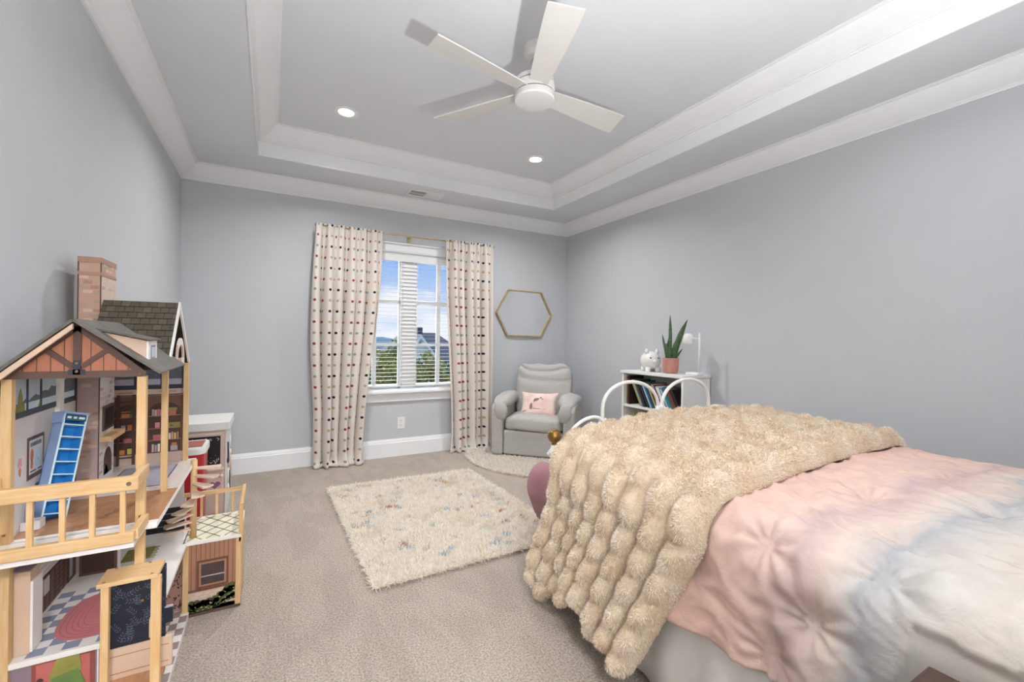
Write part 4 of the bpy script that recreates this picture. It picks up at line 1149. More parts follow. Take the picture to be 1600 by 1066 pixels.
DX0, DX1, DXF = -.652, -.338, -.307
DY0, DY1 = 1.75, 2.57
dh = thing('dollhouse', (-.48, 2.15, 0), 'tall wooden dollhouse with gabled roof, chimney, balcony and elevator against the left wall', 'dollhouse')
def part(name, *boxes, bevel=0.0, parent=dh, m=None):
    b = MB()
    for q in boxes: b.box(*q[:6], m=(q[6] if len(q) > 6 else m))
    return b.build(name, parent, bevel=bevel)

# floors
gfl = part('ground_floor', (DX0, DXF, DY0 - .01, DY1, 0, .022, 'dh_white'))
b = MB()
for i in range(3):
    for j in range(17):
        if (i + j) % 2 == 0: b.box(DXF - .002 - .028 * (i + 1), DXF - .002 - .028 * i, DY0 + .02 + .047 * j, DY0 + .067 + .047 * j, .022, .0228, 'dh_tile_br')
b.build('checker_print', gfl)
mfl = part('middle_floor', (DX0, -.317, DY0 - .01, DY1, .318, .335, 'dh_white'), bevel=.002)
b = MB(); tw = .038
for i in range(8):
    for j in range(10):
        if (i + j) % 2: b.box(DX0 + .01 + tw * i, DX0 + .01 + tw * (i + 1), DY0 + .002 + tw * j, DY0 + .002 + tw * (j + 1), .335, .3356, 'dh_tile_b')
b.build('checker_print', mfl)
b = MB()
for k, (q, m_) in enumerate([(1.0, 'dh_pinkrug'), (.90, 'dh_pinkrug_d'), (.885, 'dh_pinkrug'), (.78, 'dh_pinkrug_d'), (.765, 'dh_pinkrug'), (.66, 'dh_pinkrug_d'), (.645, 'dh_pinkrug'), (.54, 'dh_pinkrug_d'), (.525, 'dh_pinkrug'), (.42, 'dh_pinkrug_d'), (.405, 'dh_pinkrug')]):
    pts = []
    for a in np.linspace(0, 2 * PI, 40, endpoint=False):
        pts.append((-.475 + q * .108 * math.copysign(abs(math.cos(a)) ** .75, math.cos(a)), 1.935 + (.145 - .108 * (1 - q)) * math.copysign(abs(math.sin(a)) ** .75, math.sin(a))))
    T = Matrix(((1, 0, 0, 0), (0, 0, 1, 0), (0, 1, 0, .3357), (0, 0, 0, 1)))
    b.prism(pts, .0004 + .0003 * k, m_, T)
b.build('oval_rug_print', mfl)
b = MB().box(-.525, -.43, 2.31, 2.43, .335, .3356, 'dh_olive')
for k in range(8): b.box(-.43, -.418 + .004 * (k % 2), 2.312 + .0148 * k, 2.320 + .0148 * k, .335, .3356, 'dh_olive')
b.build('olive_rug_print', mfl)
tfl = part('top_floor', (DX0, DXF, DY0 - .01, DY1, .655, .673, 'dh_white'), bevel=.002)
part('wood_floor_print', (DX0 + .008, DXF - .001, DY0 + .02, 2.10, .673, .6737, 'dh_wood'), parent=tfl)
b = MB()
for k in range(7): b.box(DX0 + .008, DXF - .001, DY0 + .058 + .046 * k, DY0 + .0592 + .046 * k, .6737, .6739, 'dh_siding')
b.build('board_lines', tfl)
part('plank_floor_print', (DX0 + .008, DXF - .001, 2.10, DY1 - .01, .673, .6737, 'dh_plank'), parent=tfl)
part('grey_rug_print', (-.55, -.365, 2.16, 2.48, .6737, .6743, 'dh_bar'), (-.546, -.369, 2.164, 2.476, .6743, .6747, 'dh_lav'), parent=tfl)

# back wall, one panel per storey
bt = part('back_panel', (DX0, -.645, DY0, DY1, .673, 1.14, 'dh_wall'))
b = MB(); X0 = -.645
b.box(X0, X0 + .0006, 1.79, 2.23, 1.035, 1.137, 'dh_sky'); b.box(X0 + .0006, X0 + .0010, 1.79, 2.23, 1.025, 1.052, 'dh_water')
Tx = Matrix(((0, -1, 0, X0 + .0018), (1, 0, 0, 0), (0, 0, 1, 0), (0, 0, 0, 1)))
b.prism([(1.79, 1.052)] + [(2.23, 1.052)] + [(2.23 - .022 * k, 1.115 - .0022 * k + .006 * math.sin(k * 2.3) - .02 * (k / 20) ** .5) for k in range(21)], .0008, 'dh_mount', Tx)
b.prism([(1.793, 1.022), (1.853, 1.022), (1.848, 1.055), (1.838, 1.05), (1.836, 1.075), (1.825, 1.10), (1.812, 1.075), (1.81, 1.05), (1.799, 1.052)], .0004, 'dh_tree', Tx)
b.prism([(1.935, 1.026), (1.96, 1.026), (1.948, 1.05)], .0004, 'dh_tree', Tx)
b.build('lake_window_print', bt)
b = MB().box(X0, X0 + .003, 1.77, 2.235, 1.012, 1.03, 'dh_bar')
for y in (1.865, 1.955, 2.235): b.box(X0, X0 + .003, y - .004, y + .004, 1.03, 1.137, 'dh_bar')
b.build('window_bars', bt)
pf = part('poster', (X0, X0 + .002, 1.871, 1.98, .812, .942, 'dh_brown'), (X0 + .002, X0 + .0026, 1.881, 1.970, .827, .932, 'dh_tile_w'), parent=bt)
b = MB()
for k in range(7): b.box(X0 + .0026, X0 + .003, 1.887 + .0105 * k, 1.8935 + .0105 * k, .912, .924, 'dh_bar')
b.box(X0 + .0026, X0 + .003, 1.886, 1.925, .833, .837, 'dh_bar'); b.box(X0 + .0026, X0 + .003, 1.935, 1.962, .833, .837, 'dh_bar')
def discp(b, cy_, cz_, ry, rz, m_, t=.0005, o=.003): b.prism([(cy_ + ry * math.cos(a), cz_ + rz * math.sin(a)) for a in np.linspace(0, 2 * PI, 18, endpoint=False)], t, m_, Matrix(((0, -1, 0, X0 + o), (1, 0, 0, 0), (0, 0, 1, 0), (0, 0, 0, 1))))
discp(b, 1.938, .872, .025, .031, 'dh_sky'); discp(b, 1.896, .885, .011, .020, 'dh_orange'); discp(b, 1.895, .857, .008, .014, 'dh_orange'); discp(b, 1.936, .866, .003, .003, 'dh_bar', .0008)
b.build('poster_print', pf)
b = MB(); b.prism([(1.817, .868), (1.838, .868), (1.834, .892), (1.823, .892)], .001, 'dh_pink', Tx); b.prism([(1.824, .846), (1.830, .838), (1.834, .855), (1.828, .866), (1.823, .857)], .001, 'dh_orange', Tx)
b.build('sconce_print', bt)
b = MB(); b.prism([(1.885, .68), (2.01, .68), (2.01, .77), (1.99, .79), (1.93, .79), (1.885, .745)], .001, 'dh_teal', Tx); b.prism([(1.86, .68), (1.90, .68), (1.90, .75), (1.885, .765), (1.86, .75)], .002, 'dh_lav', Tx)
b.build('armchair_print', bt)
part('window_jamb', (X0, X0 + .012, 2.065, 2.10, .673, 1.14, 'dh_white'))
bm_ = part('back_panel', (DX0, -.645, DY0, DY1, .335, .655, 'dh_wall'))
b = MB().box(X0, X0 + .001, 1.92, 2.26, .345, .455, 'dh_cabinet').box(X0 + .001, X0 + .002, 1.915, 2.265, .455, .463, 'dh_bar')
for k in range(9): b.box(X0 + .001, X0 + .0018, 1.93 + .037 * k, 1.932 + .037 * k, .345, .455, 'dh_back')
for k in range(5): b.box(X0 + .001, X0 + .0016, 2.08, 2.19, .365 + .018 * k, .368 + .018 * k, 'dh_back')
for k in range(9): b.box(X0, X0 + .0008, 1.92, 2.26, .475 + .019 * k, .4765 + .019 * k, 'dh_tan')
b.box(X0 + .001, X0 + .004, 1.99, 2.03, .40, .452, 'dh_tile_w').box(X0 + .001, X0 + .003, 1.94, 2.07, .565, .572, 'dh_cabinet').box(X0 + .001, X0 + .003, 2.10, 2.104, .49, .56, 'dh_siding').box(X0 + .001, X0 + .003, 2.15, 2.156, .50, .575, 'dh_pink').box(X0 + .001, X0 + .003, 2.19, 2.26, .345, .64, 'dh_brown').box(X0 + .003, X0 + .004, 2.20, 2.225, .36, .63, 'dh_lav')
b.build('kitchen_print', bm_)
part('back_panel', (DX0, -.645, DY0, DY1, .022, .318, 'dh_mauve'))
# far end walls
fw = part('end_panel', (-.645, -.339, DY1 - .01, DY1, .673, 1.14, 'dh_stone'))
YF_ = DY1 - .01
b = MB().box(-.625, -.355, YF_ - .003, YF_, .717, .98, 'dh_shelf')
b.box(-.625, -.355, YF_ - .003, YF_, 1.012, 1.03, 'dh_bar').box(-.625, -.355, YF_ - .0012, YF_, 1.03, 1.14, 'dh_mount').box(-.625, -.355, YF_ - .002, YF_, 1.032, 1.058, 'dh_lav')
for x in (-.535, -.44, -.36): b.box(x - .006, x + .006, YF_ - .003, YF_, 1.03, 1.14, 'dh_bar')
b.box(-.60, -.545, YF_ - .002, YF_, .995, .999, 'dh_siding').box(-.45, -.385, YF_ - .002, YF_, .998, 1.001, 'dh_siding').box(-.60, -.36, YF_ - .004, YF_, .983, .987, 'dh_back')
def niche(x0, x1):
    r_ = (x1 - x0) / 2; xm = (x0 + x1) / 2
    pts = [(x0, .722), (x1, .722), (x1, .90)] + [(xm + r_ * math.cos(a), .90 + r_ * .85 * math.sin(a)) for a in np.linspace(0, PI, 12)][1:-1] + [(x0, .90)]
    b.prism(pts, .0012, 'dh_back', Tm((0, YF_ - .0042, 0)))
    for z in (.777, .831, .889): b.box(x0, x1, YF_ - .006, YF_ - .004, z - .0035, z, 'dh_shelf_hi')
niche(-.61, -.505); niche(-.487, -.368)
b.build('bookcase_print', fw)
b = MB()
def it(x, z, w, h, m_): part('shelf_item', (x, x + w, YF_ - .0068, YF_ - .004, z, z + h, m_), parent=fw)
for k, m_ in enumerate(['dh_lav', 'dh_tan', 'dh_pinkrug', 'dh_pink']): it(-.475 + .010 * k, .889, .008, .030 - .003 * (k % 2), m_)
it(-.412, .889, .026, .020, 'dh_coral'); it(-.418, .909, .036, .014, 'dh_olive')
it(-.463, .833, .017, .024, 'dh_pink'); it(-.47, .777, .036, .024, 'dh_coral'); it(-.415, .832, .045, .022, 'dh_olive'); it(-.408, .838, .012, .004, 'dh_cream')
for k, m_ in enumerate(['dh_tan', 'dh_cream', 'dh_chim', 'dh_yellow', 'dh_shelf_hi']): it(-.422 + .010 * k, .777, .007, .032 - .004 * (k % 2), m_)
for k, m_ in enumerate(['dh_tan', 'dh_lav', 'dh_cream', 'dh_orange']): it(-.474 + .011 * k, .722, .008, .036 - .004 * (k % 2), m_)
it(-.405, .723, .026, .022, 'dh_lav'); it(-.402, .745, .02, .014, 'dh_orange')
it(-.582, .889, .028, .026, 'dh_orange'); it(-.553, .889, .014, .03, 'dh_green'); it(-.582, .832, .014, .02, 'dh_lav'); it(-.56, .832, .016, .022, 'dh_orange'); it(-.575, .777, .036, .016, 'dh_coral'); it(-.588, .722, .018, .02, 'dh_orange'); it(-.56, .722, .024, .024, 'dh_yellow')
lad = MB()
for x in (-.592, -.538): lad.box(x - .005, x + .005, YF_ - .014, YF_ - .009, .675, .99, 'dh_back')
for k in range(6): lad.box(-.592, -.538, YF_ - .013, YF_ - .010, .705 + .05 * k, .711 + .05 * k, 'dh_back')
lad.build('ladder', dh)
mw = part('end_panel', (-.645, -.339, 2.46, 2.468, .335, .655, 'dh_wall'))
b = MB()
for k in range(4): b.box(-.475, -.335, 2.4585, 2.46, .378 + .027 * k, .403 + .027 * k, 'dh_navy')
b.build('sofa_print', mw)
part('partition', (-.630, -.52, 2.25, 2.262, .335, .655, 'dh_cabinet'), (-.622, -.528, 2.247, 2.25, .345, .44, 'dh_back'), (-.622, -.528, 2.247, 2.25, .452, .648, 'dh_back'), (-.519, -.512, 2.25, 2.262, .335, .655, 'dh_white'))
gw = part('end_panel', (-.645, -.339, 2.44, 2.448, .022, .318, 'dh_floral'))
b = MB(); rq = random.Random(9)
for k in range(70):
    x, z = rq.uniform(-.40, -.342), rq.uniform(.03, .31); b.box(x, x + .005, 2.4392, 2.44, z, z + .004 + .004 * rq.random(), 'dh_back')
b.build('floral_print', gw)
# near ground storey panel: coral door with a leafy plant
gn = part('door_panel', (-.645, -.43, 1.752, 1.76, .022, .318, 'dh_mauve'), (-.588, -.452, 1.750, 1.752, .022, .318, 'dh_coral_d'), (-.578, -.462, 1.7485, 1.750, .022, .31, 'dh_coral'), (-.447, -.443, 1.749, 1.752, .022, .318, 'dh_white'))
b = MB(); b.prism([(-.535, .315), (-.485, .315), (-.48, .27), (-.505, .24), (-.52, .20), (-.545, .23), (-.55, .27)], .002, 'dh_olive', Tm((0, 1.746, 0))); b.prism([(-.545, .262), (-.488, .275), (-.472, .23), (-.49, .18), (-.53, .18), (-.552, .22)], .0015, 'dh_green', Tm((0, 1.7455, 0)))
b.build('leaf_print', gn)
b = MB(); b.lathe([(.008, -.002), (.008, .003)], (-.57, 1.747, .262), 'dh_back', 12, T=Matrix.Rotation(R(90), 4, 'X')); b.build('door_knob', gn)

# posts
def post(x0, x1, y0, y1, z0, z1): return part('post', (x0, x1, y0, y1, z0, z1, 'pine'), bevel=.0015)
post(-.653, -.631, 1.738, 1.762, 0, 1.135); post(-.361, -.338, 1.738, 1.762, 0, 1.135)
post(-.357, -.338, 2.065, 2.085, .673, 1.14); post(-.357, -.338, DY1 - .035, DY1 - .012, .673, 1.14)
for (x, z) in ((-.642, .70), (-.349, .70), (-.349, .83)):
    MB().lathe([(.004, 0), (.003, .0015)], (x, 1.738, z), 'screw', 10, T=Matrix.Rotation(R(90), 4, 'X')).build('screw', dh)
# brick chimney breast, through the roof
ch = part('chimney', (-.643, -.577, 2.245, 2.425, .673, 1.556, 'dh_chim'), bevel=.001)
part('chimney_band', (-.645, -.575, 2.243, 2.427, 1.488, 1.500, 'dh_chim2'), (-.645, -.575, 2.243, 2.427, 1.536, 1.557, 'dh_chim2'), parent=ch)
b = MB(); rq = random.Random(4)
z = .68
rowi = 0
while z < 1.535:
    h = .018
    if not (1.483 < z < 1.503):
        for k in range(2):
            if rq.random() < .5: continue
            x0 = -.640 + .031 * k + (.012 if rowi % 2 else 0); part('brick', (x0, min(x0 + .026, -.579), 2.2438, 2.245, z, z + h - .006, rq.choice(['dh_chim2', 'dh_chim3', 'dh_brick'])), parent=ch)
        for k in range(4):
            if rq.random() < .6: continue
            y0 = 2.25 + .044 * k + (.02 if rowi % 2 else 0); part('brick', (-.577, -.5760, y0, min(y0 + .036, 2.422), z, z + h - .006, rq.choice(['dh_chim3', 'dh_brick', 'dh_chim3'])), parent=ch)
    z += h; rowi += 1
part('chimney_edge', (-.6445, -.6405, 2.2436, 2.2446, .673, 1.556, 'dh_brown'), (-.5795, -.576, 2.2436, 2.2446, .673, 1.556, 'dh_brown'), parent=ch)
part('stone_face', (-.577, -.5762, 2.249, 2.424, .675, 1.14, 'dh_tile_w'), (-.577, -.5762, 2.249, 2.424, 1.14, 1.486, 'dh_stone2'), parent=ch)
part('lavender_face', (-.640, -.580, 2.2440, 2.245, .675, 1.14, 'dh_stone3'), parent=ch)
tv = part('television', (-.5762, -.571, 2.275, 2.402, .88, .977, 'dh_brown'), (-.571, -.570, 2.285, 2.392, .89, .967, 'black'), parent=ch)
part('mantel_shelf', (-.577, -.543, 2.255, 2.44, .842, .862, 'pine_y'), parent=ch, bevel=.001)
b = MB(); Tc = Matrix(((0, -1, 0, -.5752), (1, 0, 0, 0), (0, 0, 1, 0), (0, 0, 0, 1)))
b.prism([(2.30, .70), (2.395, .70), (2.395, .75)] + [(2.3475 + .0475 * math.cos(a), .75 + .055 * math.sin(a)) for a in np.linspace(0, PI, 10)][1:-1] + [(2.30, .75)], .001, 'dh_back', Tc)
b.prism([(2.305, .70), (2.36, .70), (2.34, .73), (2.32, .745)], .0018, 'dh_yellow', Tc)
b.build('fire_opening', ch)

# near gable
ZE = 1.137; PK = 1.292; XM = -.497
gb = MB().prism([(-.655, ZE - .004), (-.339, ZE - .004), (XM, PK)], .008, 'dh_pinksiding', Tm((0, 1.742, 0))).build('gable', dh)
for k in range(11):
    x = -.655 + .316 * (k + .5) / 11; zt = PK - (PK - ZE) * abs(x - XM) / .158
    if zt - ZE > .03: part('board_line', (x - .001, x + .001, 1.7412, 1.742, ZE, zt, 'dh_brown'), parent=gb)
def beam(p, q, w, y0, y1, name='timber', m='dh_brown', parent=gb):
    p, q = Vector((p[0], 0, p[1])), Vector((q[0], 0, q[1])); d = (q - p).normalized(); n = Vector((-d.z, 0, d.x)) * w / 2
    MB().prism([((p - n).x, (p - n).z), ((q - n).x, (q - n).z), ((q + n).x, (q + n).z), ((p + n).x, (p + n).z)], y1 - y0, m, Tm((0, y0, 0))).build(name, parent)
beam((-.655, ZE + .006), (-.339, ZE + .006), .020, 1.735, 1.742); beam((XM, ZE + .015), (XM, PK - .008), .018, 1.736, 1.742)
beam((-.652, ZE + .002), (XM, PK - .008), .018, 1.736, 1.742); beam((-.342, ZE + .002), (XM, PK - .008), .018, 1.736, 1.742)
beam((-.567, 1.218), (-.507, 1.166), .014, 1.737, 1.742); beam((-.427, 1.218), (-.487, 1.166), .014, 1.737, 1.742)
part('bracket', (-.505, -.489, 1.733, 1.737, 1.143, 1.185, 'dh_bar'), (-.515, -.479, 1.733, 1.737, 1.143, 1.158, 'dh_bar'), parent=gb)
for (x, z) in ((-.497, 1.152), (-.497, 1.176), (-.643, 1.142), (-.353, 1.142)): MB().lathe([(.0045, 0), (.003, .0015)], (x, 1.733, z), 'screw', 10, T=Matrix.Rotation(R(90), 4, 'X')).build('screw', gb)
# near roof (ridge along y) : two slabs
def slab(p0, p1, y0, y1, th, name, m='dh_roof'):
    d = (Vector((p1[0], 0, p1[1])) - Vector((p0[0], 0, p0[1]))).normalized(); n = Vector((-d.z, 0, d.x))
    if n.z < 0: n = -n
    P = [Vector((p0[0], 0, p0[1])), Vector((p1[0], 0, p1[1]))]; P += [P[1] + n * th, P[0] + n * th]
    return MB().prism([(q.x, q.z) for q in P], y1 - y0, m, Tm((0, y0, 0))).build(name, dh)
rl = slab((-.70, ZE - .037), (XM, PK + .006), 1.70, 2.245, .008, 'roof_slope', 'dh_roof')
rr_ = slab((-.298, ZE + .005), (XM, PK + .006), 1.70, 2.13, .007, 'roof_slope', 'dh_roof')
b = MB().prism([(-.70, ZE - .042), (XM, PK), (XM, PK - .016), (-.69, ZE - .052)], .01, 'dh_tan', Tm((0, 1.699, 0))); b.build('barge_board', rl)
b = MB()
sl = (Vector((XM, 0, PK + .014)) - Vector((-.298, 0, ZE + .013)))
for r_ in range(7):
    for c_ in range(9):
        f0, f1 = r_ / 7, (r_ + 1) / 7; p0 = Vector((-.298, 0, ZE + .0125)) + sl * f0; p1 = Vector((-.298, 0, ZE + .0125)) + sl * f1
        y0 = 1.702 + .047 * c_ + (.023 if r_ % 2 else 0); y1 = min(y0 + .045, 2.125)
        b.add([(p0.x, y0, p0.z + .002), (p0.x, y1, p0.z + .002), (p1.x, y1, p1.z + .0003), (p1.x, y0, p1.z + .0003)], [(0, 1, 2, 3)], 'dh_roof')
b.build('shingle_print', rr_)
# dormer on the right-hand slope
dm = MB().prism([(-.345, 1.166), (-.345, 1.243), (-.455, 1.27), (-.462, 1.26)], .12, 'dh_chim3', Tm((0, 1.77, 0))).build('dormer', dh)
b = MB()
for k in range(4): part('brick', (-.40 - .02 * k, -.38 - .02 * k, 1.7692, 1.77, 1.215 + .012 * (k % 3), 1.222 + .012 * (k % 3), 'dh_chim'), parent=dm)
b = MB(); b.prism([(-.332, 1.244), (-.332, 1.249), (-.47, 1.283), (-.47, 1.276)], .145, 'dh_roof', Tm((0, 1.758, 0))); b.build('dormer_roof', dm)
part('dormer_window', (-.345, -.340, 1.772, 1.888, 1.168, 1.242, 'dh_white'), (-.340, -.339, 1.80, 1.86, 1.183, 1.228, 'dh_mauve'), (-.339, -.3385, 1.808, 1.852, 1.189, 1.222, 'dh_sky'), parent=dm)
# far roof (ridge along x at y=2.27), built of single shingles on two boards
RY_, RZ_ = 2.27, 1.396; YA, ZA = 2.055, 1.140; YC = 2.52
def yslab(y0, z0, y1, z1, x0, x1, th, name):
    return MB().add([(x0, y0, z0), (x1, y0, z0), (x1, y1, z1), (x0, y1, z1), (x0, y0, z0 - th), (x1, y0, z0 - th), (x1, y1, z1 - th), (x0, y1, z1 - th)], [(0, 1, 2, 3), (7, 6, 5, 4), (0, 4, 5, 1), (1, 5, 6, 2), (2, 6, 7, 3), (3, 7, 4, 0)], 'dh_gap').build(name, dh)
fr1 = yslab(YA, ZA, RY_, RZ_, -.574, -.338, .007, 'roof_slope'); fr2 = yslab(YC, ZA, RY_, RZ_, -.652, -.338, .007, 'roof_slope')
dv_ = Vector((0, RY_ - YA, RZ_ - ZA)); nrm = Vector((0, -dv_.z, dv_.y)).normalized(); sh = None
for r_ in range(11):
    for c_ in range(9):
        x0 = -.574 + .028 * c_ - (.014 if r_ % 2 else 0); x1 = min(x0 + .0258, -.339); x0 = max(x0, -.574)
        if x1 - x0 < .004: continue
        p0 = Vector((0, YA, ZA)) + dv_ * (r_ / 11) + nrm * .0026; p1 = Vector((0, YA, ZA)) + dv_ * ((r_ + .93) / 11) + nrm * .0006
        MB().add([(x0, p0.y, p0.z), (x1, p0.y, p0.z), (x1, p1.y, p1.z), (x0, p1.y, p1.z), (x0, p0.y, p0.z) - np.array(nrm) * .002, (x1, p0.y, p0.z) - np.array(nrm) * .002], [(0, 1, 2, 3), (4, 5, 1, 0), (4, 0, 3), (1, 5, 2)], 'dh_shingle' if (r_ * 3 + c_) % 4 else 'dh_shingle_b').build('shingle', fr1)
# far gable frame facing the room
fg = MB(); Tg = Matrix(((0, -1, 0, -.332), (1, 0, 0, 0), (0, 0, 1, 0), (0, 0, 0, 1)))
fg.prism([(YA - .006, ZA - .002), (YA + .012, ZA - .002), (RY_, RZ_ - .022), (RY_, RZ_ + .004)], .007, 'dh_white', Tg); fg.prism([(YC + .006, ZA - .002), (RY_, RZ_ + .004), (RY_, RZ_ - .022), (YC - .012, ZA - .002)], .007, 'dh_white', Tg)
fgo = fg.build('gable_frame', dh)
b = MB(); n = 14
ao = [(2.29 + .085 * math.cos(a), 1.165 + .085 * math.sin(a)) for a in np.linspace(0, PI, n)]; ai = [(2.29 + .058 * math.cos(a), 1.165 + .058 * math.sin(a)) for a in np.linspace(0, PI, n)]
for k in range(n - 1): b.prism([ao[k], ao[k + 1], ai[k + 1], ai[k]], .006, 'dh_white' if 3 < k < 10 else 'dh_chim3', Tg)
for y in (2.205, 2.348): b.prism([(y, 1.14), (y + .027, 1.14), (y + .027, 1.166), (y, 1.166)], .006, 'dh_white', Tg)
b.build('arch', fgo)
part('gable_back', (-.36, -.352, 2.08, 2.50, 1.14, 1.16, 'dh_stone'), parent=fgo)

# balcony
bal = part('balcony_floor', (-.655, -.335, 1.605, 1.745, .658, .673, 'dh_white'))
part('top_rail', (-.66, -.324, 1.592, 1.612, .824, .862, 'pine_x'), bevel=.002); part('bottom_rail', (-.66, -.333, 1.592, 1.612, .676, .706, 'pine_x'), bevel=.002)
for x in (-.607, -.545, -.483, -.423, -.359): part('baluster', (x - .0058, x + .0058, 1.597, 1.608, .706, .824, 'pine'))
for x0 in (-.664, -.345):
    part('side_rail', (x0, x0 + .018, 1.612, 1.738, .826, .860, 'pine_y'), bevel=.002); part('side_rail', (x0, x0 + .018, 1.612, 1.738, .676, .706, 'pine_y'), bevel=.002)
MB().lathe([(.006, 0), (.005, .002)], (-.345, 1.592, .843), 'screw', 12, T=Matrix.Rotation(R(90), 4, 'X')).build('screw', dh)
# elevator shaft in front of the near corner
part('elevator_roof', (-.423, -.284, 1.637, 1.735, .543, .555, 'pine_x'), bevel=.001)
for (x0, x1) in ((-.414, -.396), (-.302, -.279)): part('elevator_post', (x0, x1, 1.64, 1.66, 0, .543, 'pine'), bevel=.001)
for (x, y) in ((-.408, 1.645), (-.30, 1.645), (-.40, 1.728), (-.32, 1.728)): MB().lathe([(.004, 0), (.003, .0015)], (x, y, .555), 'screw', 10).build('screw', dh)
ep = part('elevator_panel', (-.425, -.280, 1.725, 1.733, .316, .543, 'dh_navy'), (-.280, -.262, 1.725, 1.733, .356, .405, 'dh_navy'), (-.282, -.262, 1.7245, 1.7335, .404, .408, 'dh_lav'))
b = MB(); rq = random.Random(2)
for k in range(46):
    cx_, cz_ = rq.uniform(-.412, -.275), rq.uniform(.325, .535); a0 = rq.uniform(0, PI)
    for q in range(4):
        for s_ in (-1, 1):
            L_ = .0105; bx_ = cx_ + .0075 * q * math.cos(a0); bz_ = cz_ + .0075 * q * math.sin(a0); a = a0 + s_ * .9
            ex, ez = bx_ + L_ * math.cos(a), bz_ + L_ * math.sin(a); nx, nz_ = -math.sin(a) * .0011, math.cos(a) * .0011
            if not (-.424 < ex < -.263 and .318 < ez < .541): continue
            if ex > -.281 and not (.358 < ez < .402): continue
            b.add([(bx_, 1.7246, bz_), ((bx_ + ex) / 2 + nx, 1.7246, (bz_ + ez) / 2 + nz_), (ex, 1.7246, ez), ((bx_ + ex) / 2 - nx, 1.7246, (bz_ + ez) / 2 - nz_)], [(0, 3, 2, 1)], 'dh_leafprint')
b.build('leaf_print', ep)
MB().ball((-.337, 1.722, .445), .004, 'gold', 10, 7).build('knob', ep, smooth=True)
part('elevator_wainscot', (-.425, -.262, 1.72, 1.733, .225, .316, 'dh_tan'), (-.412, -.27, 1.7188, 1.72, .292, .294, 'dh_siding'), (-.412, -.27, 1.7188, 1.72, .240, .242, 'dh_siding'))
part('elevator_car_floor', (-.425, -.28, 1.645, 1.735, .208, .225, 'dh_wood'))
part('elevator_handle', (-.306, -.302, 1.648, 1.66, .365, .42, 'dh_tan'))

# patio with spiral stairs
PXa, PXb, PYa, PYb = -.332, -.111, 2.40, 2.72
pd = part('patio_deck', (PXa, PXb, PYa - .004, PYb, .322, .335, 'dh_white'), (PXa + .004, PXb - .004, PYa, PYb - .004, .335, .3356, 'dh_cream'))
b = MB()
for k in range(-6, 12):
    for s_ in (-1, 1):
        # diagonal olive lattice strips clipped to the deck
        p0 = Vector((PXa + .005, PYa + .004 + .062 * k)); pts = []
        y0, y1 = PYa + .004 + .09 * k, PYa + .004 + .09 * k + s_ * .21 * 1.3
        segn = 24
        for q in range(segn):
            u0, u1 = q / segn, (q + 1) / segn; xa, xb = PXa + .005 + .211 * u0, PXa + .005 + .211 * u1; ya, yb = y0 + (y1 - y0) * u0, y0 + (y1 - y0) * u1
            if min(ya, yb) - .006 < PYa + .002 or max(ya, yb) + .006 > PYb - .005: continue
            b.add([(xa, ya - .006, .3359), (xb, yb - .006, .3359), (xb, yb + .006, .3359), (xa, ya + .006, .3359)], [(0, 1, 2, 3)], 'dh_lattice')
b.build('lattice_print', pd)
for (x0, x1) in ((-.332, -.311), (-.132, -.111)): part('patio_post', (x0, x1, PYa, PYa + .02, 0, .322, 'pine'), bevel=.001)
part('patio_side', (-.121, -.111, PYa + .02, PYb, .0, .322, 'pine_y')); part('patio_base', (-.332, -.111, PYa - .003, PYb, 0, .012, 'dh_brown'))
pp = part('patio_panel', (-.311, -.132, PYa + .006, PYa + .012, .112, .322, 'dh_siding'), (-.311, -.132, PYa + .005, PYa + .012, .012, .112, 'dh_stone'), (-.311, -.132, PYa + .003, PYa + .006, .105, .114, 'dh_siding_d'))
for k in range(10): part('siding_line', (-.302 + .0175 * k, -.300 + .0175 * k, PYa + .005, PYa + .006, .114, .322, 'dh_siding_d'), parent=pp)
wf = part('window_frame', (-.280, -.160, PYa + .002, PYa + .006, .118, .242, 'dh_siding_d'), (-.272, -.168, PYa + .0012, PYa + .002, .126, .234, 'dh_siding'), parent=pp)
part('window_pane_print', (-.264, -.176, PYa + .0004, PYa + .0012, .134, .226, 'dh_glass'), (-.264, -.176, PYa, PYa + .0004, .168, .173, 'dh_lav'), parent=pp)
b = MB()
for k in range(5):
    for q in range(2): part('brick', (-.30 + .034 * k + .015 * q, -.275 + .034 * k + .015 * q, PYa + .0042, PYa + .005, .075 + .014 * q, .084 + .014 * q, 'dh_chim3'), parent=pp)
b = MB(); rq = random.Random(6)
for k in range(26):
    u = k / 25; x = -.306 + .168 * u; top = .045 + .012 * math.sin(k * 1.9) + (.05 * sstep(.45, 1, u))
    for q in range(3):
        zc = .018 + (top - .018) * q / 2.0; r_ = .011 + .004 * rq.random()
        b.prism([(min(-.133, max(-.310, x + r_ * math.cos(a))), max(.013, zc + r_ * math.sin(a))) for a in np.linspace(0, 2 * PI, 9, endpoint=False)], .0008 + .0003 * (k % 3), 'dh_bush', Tm((0, PYa + .0022 - .0003 * q, 0)))
for k in range(24):
    u = rq.random(); x = -.306 + .168 * u; z = .018 + rq.random() * (.03 + .05 * sstep(.45, 1, u)); b.box(x, x + .0035, PYa + .0004, PYa + .0012, z, z + .003, 'dh_flower')
b.build('bush_print', pp)
part('patio_rail', (-.50, -.105, PYb - .01, PYb, .445, .465, 'pine_x'), bevel=.001); part('patio_rail', (-.119, -.105, PYa, PYb - .01, .455, .478, 'pine_y'), bevel=.001)
for x in (-.30, -.235, -.165): part('baluster', (x - .005, x + .005, PYb - .009, PYb - .001, .3356, .447, 'pine'))
part('rail_post', (-.121, -.105, PYa, PYa + .014, .30, .458, 'pine'), bevel=.001)
SPX, SPY = -.302, 2.455
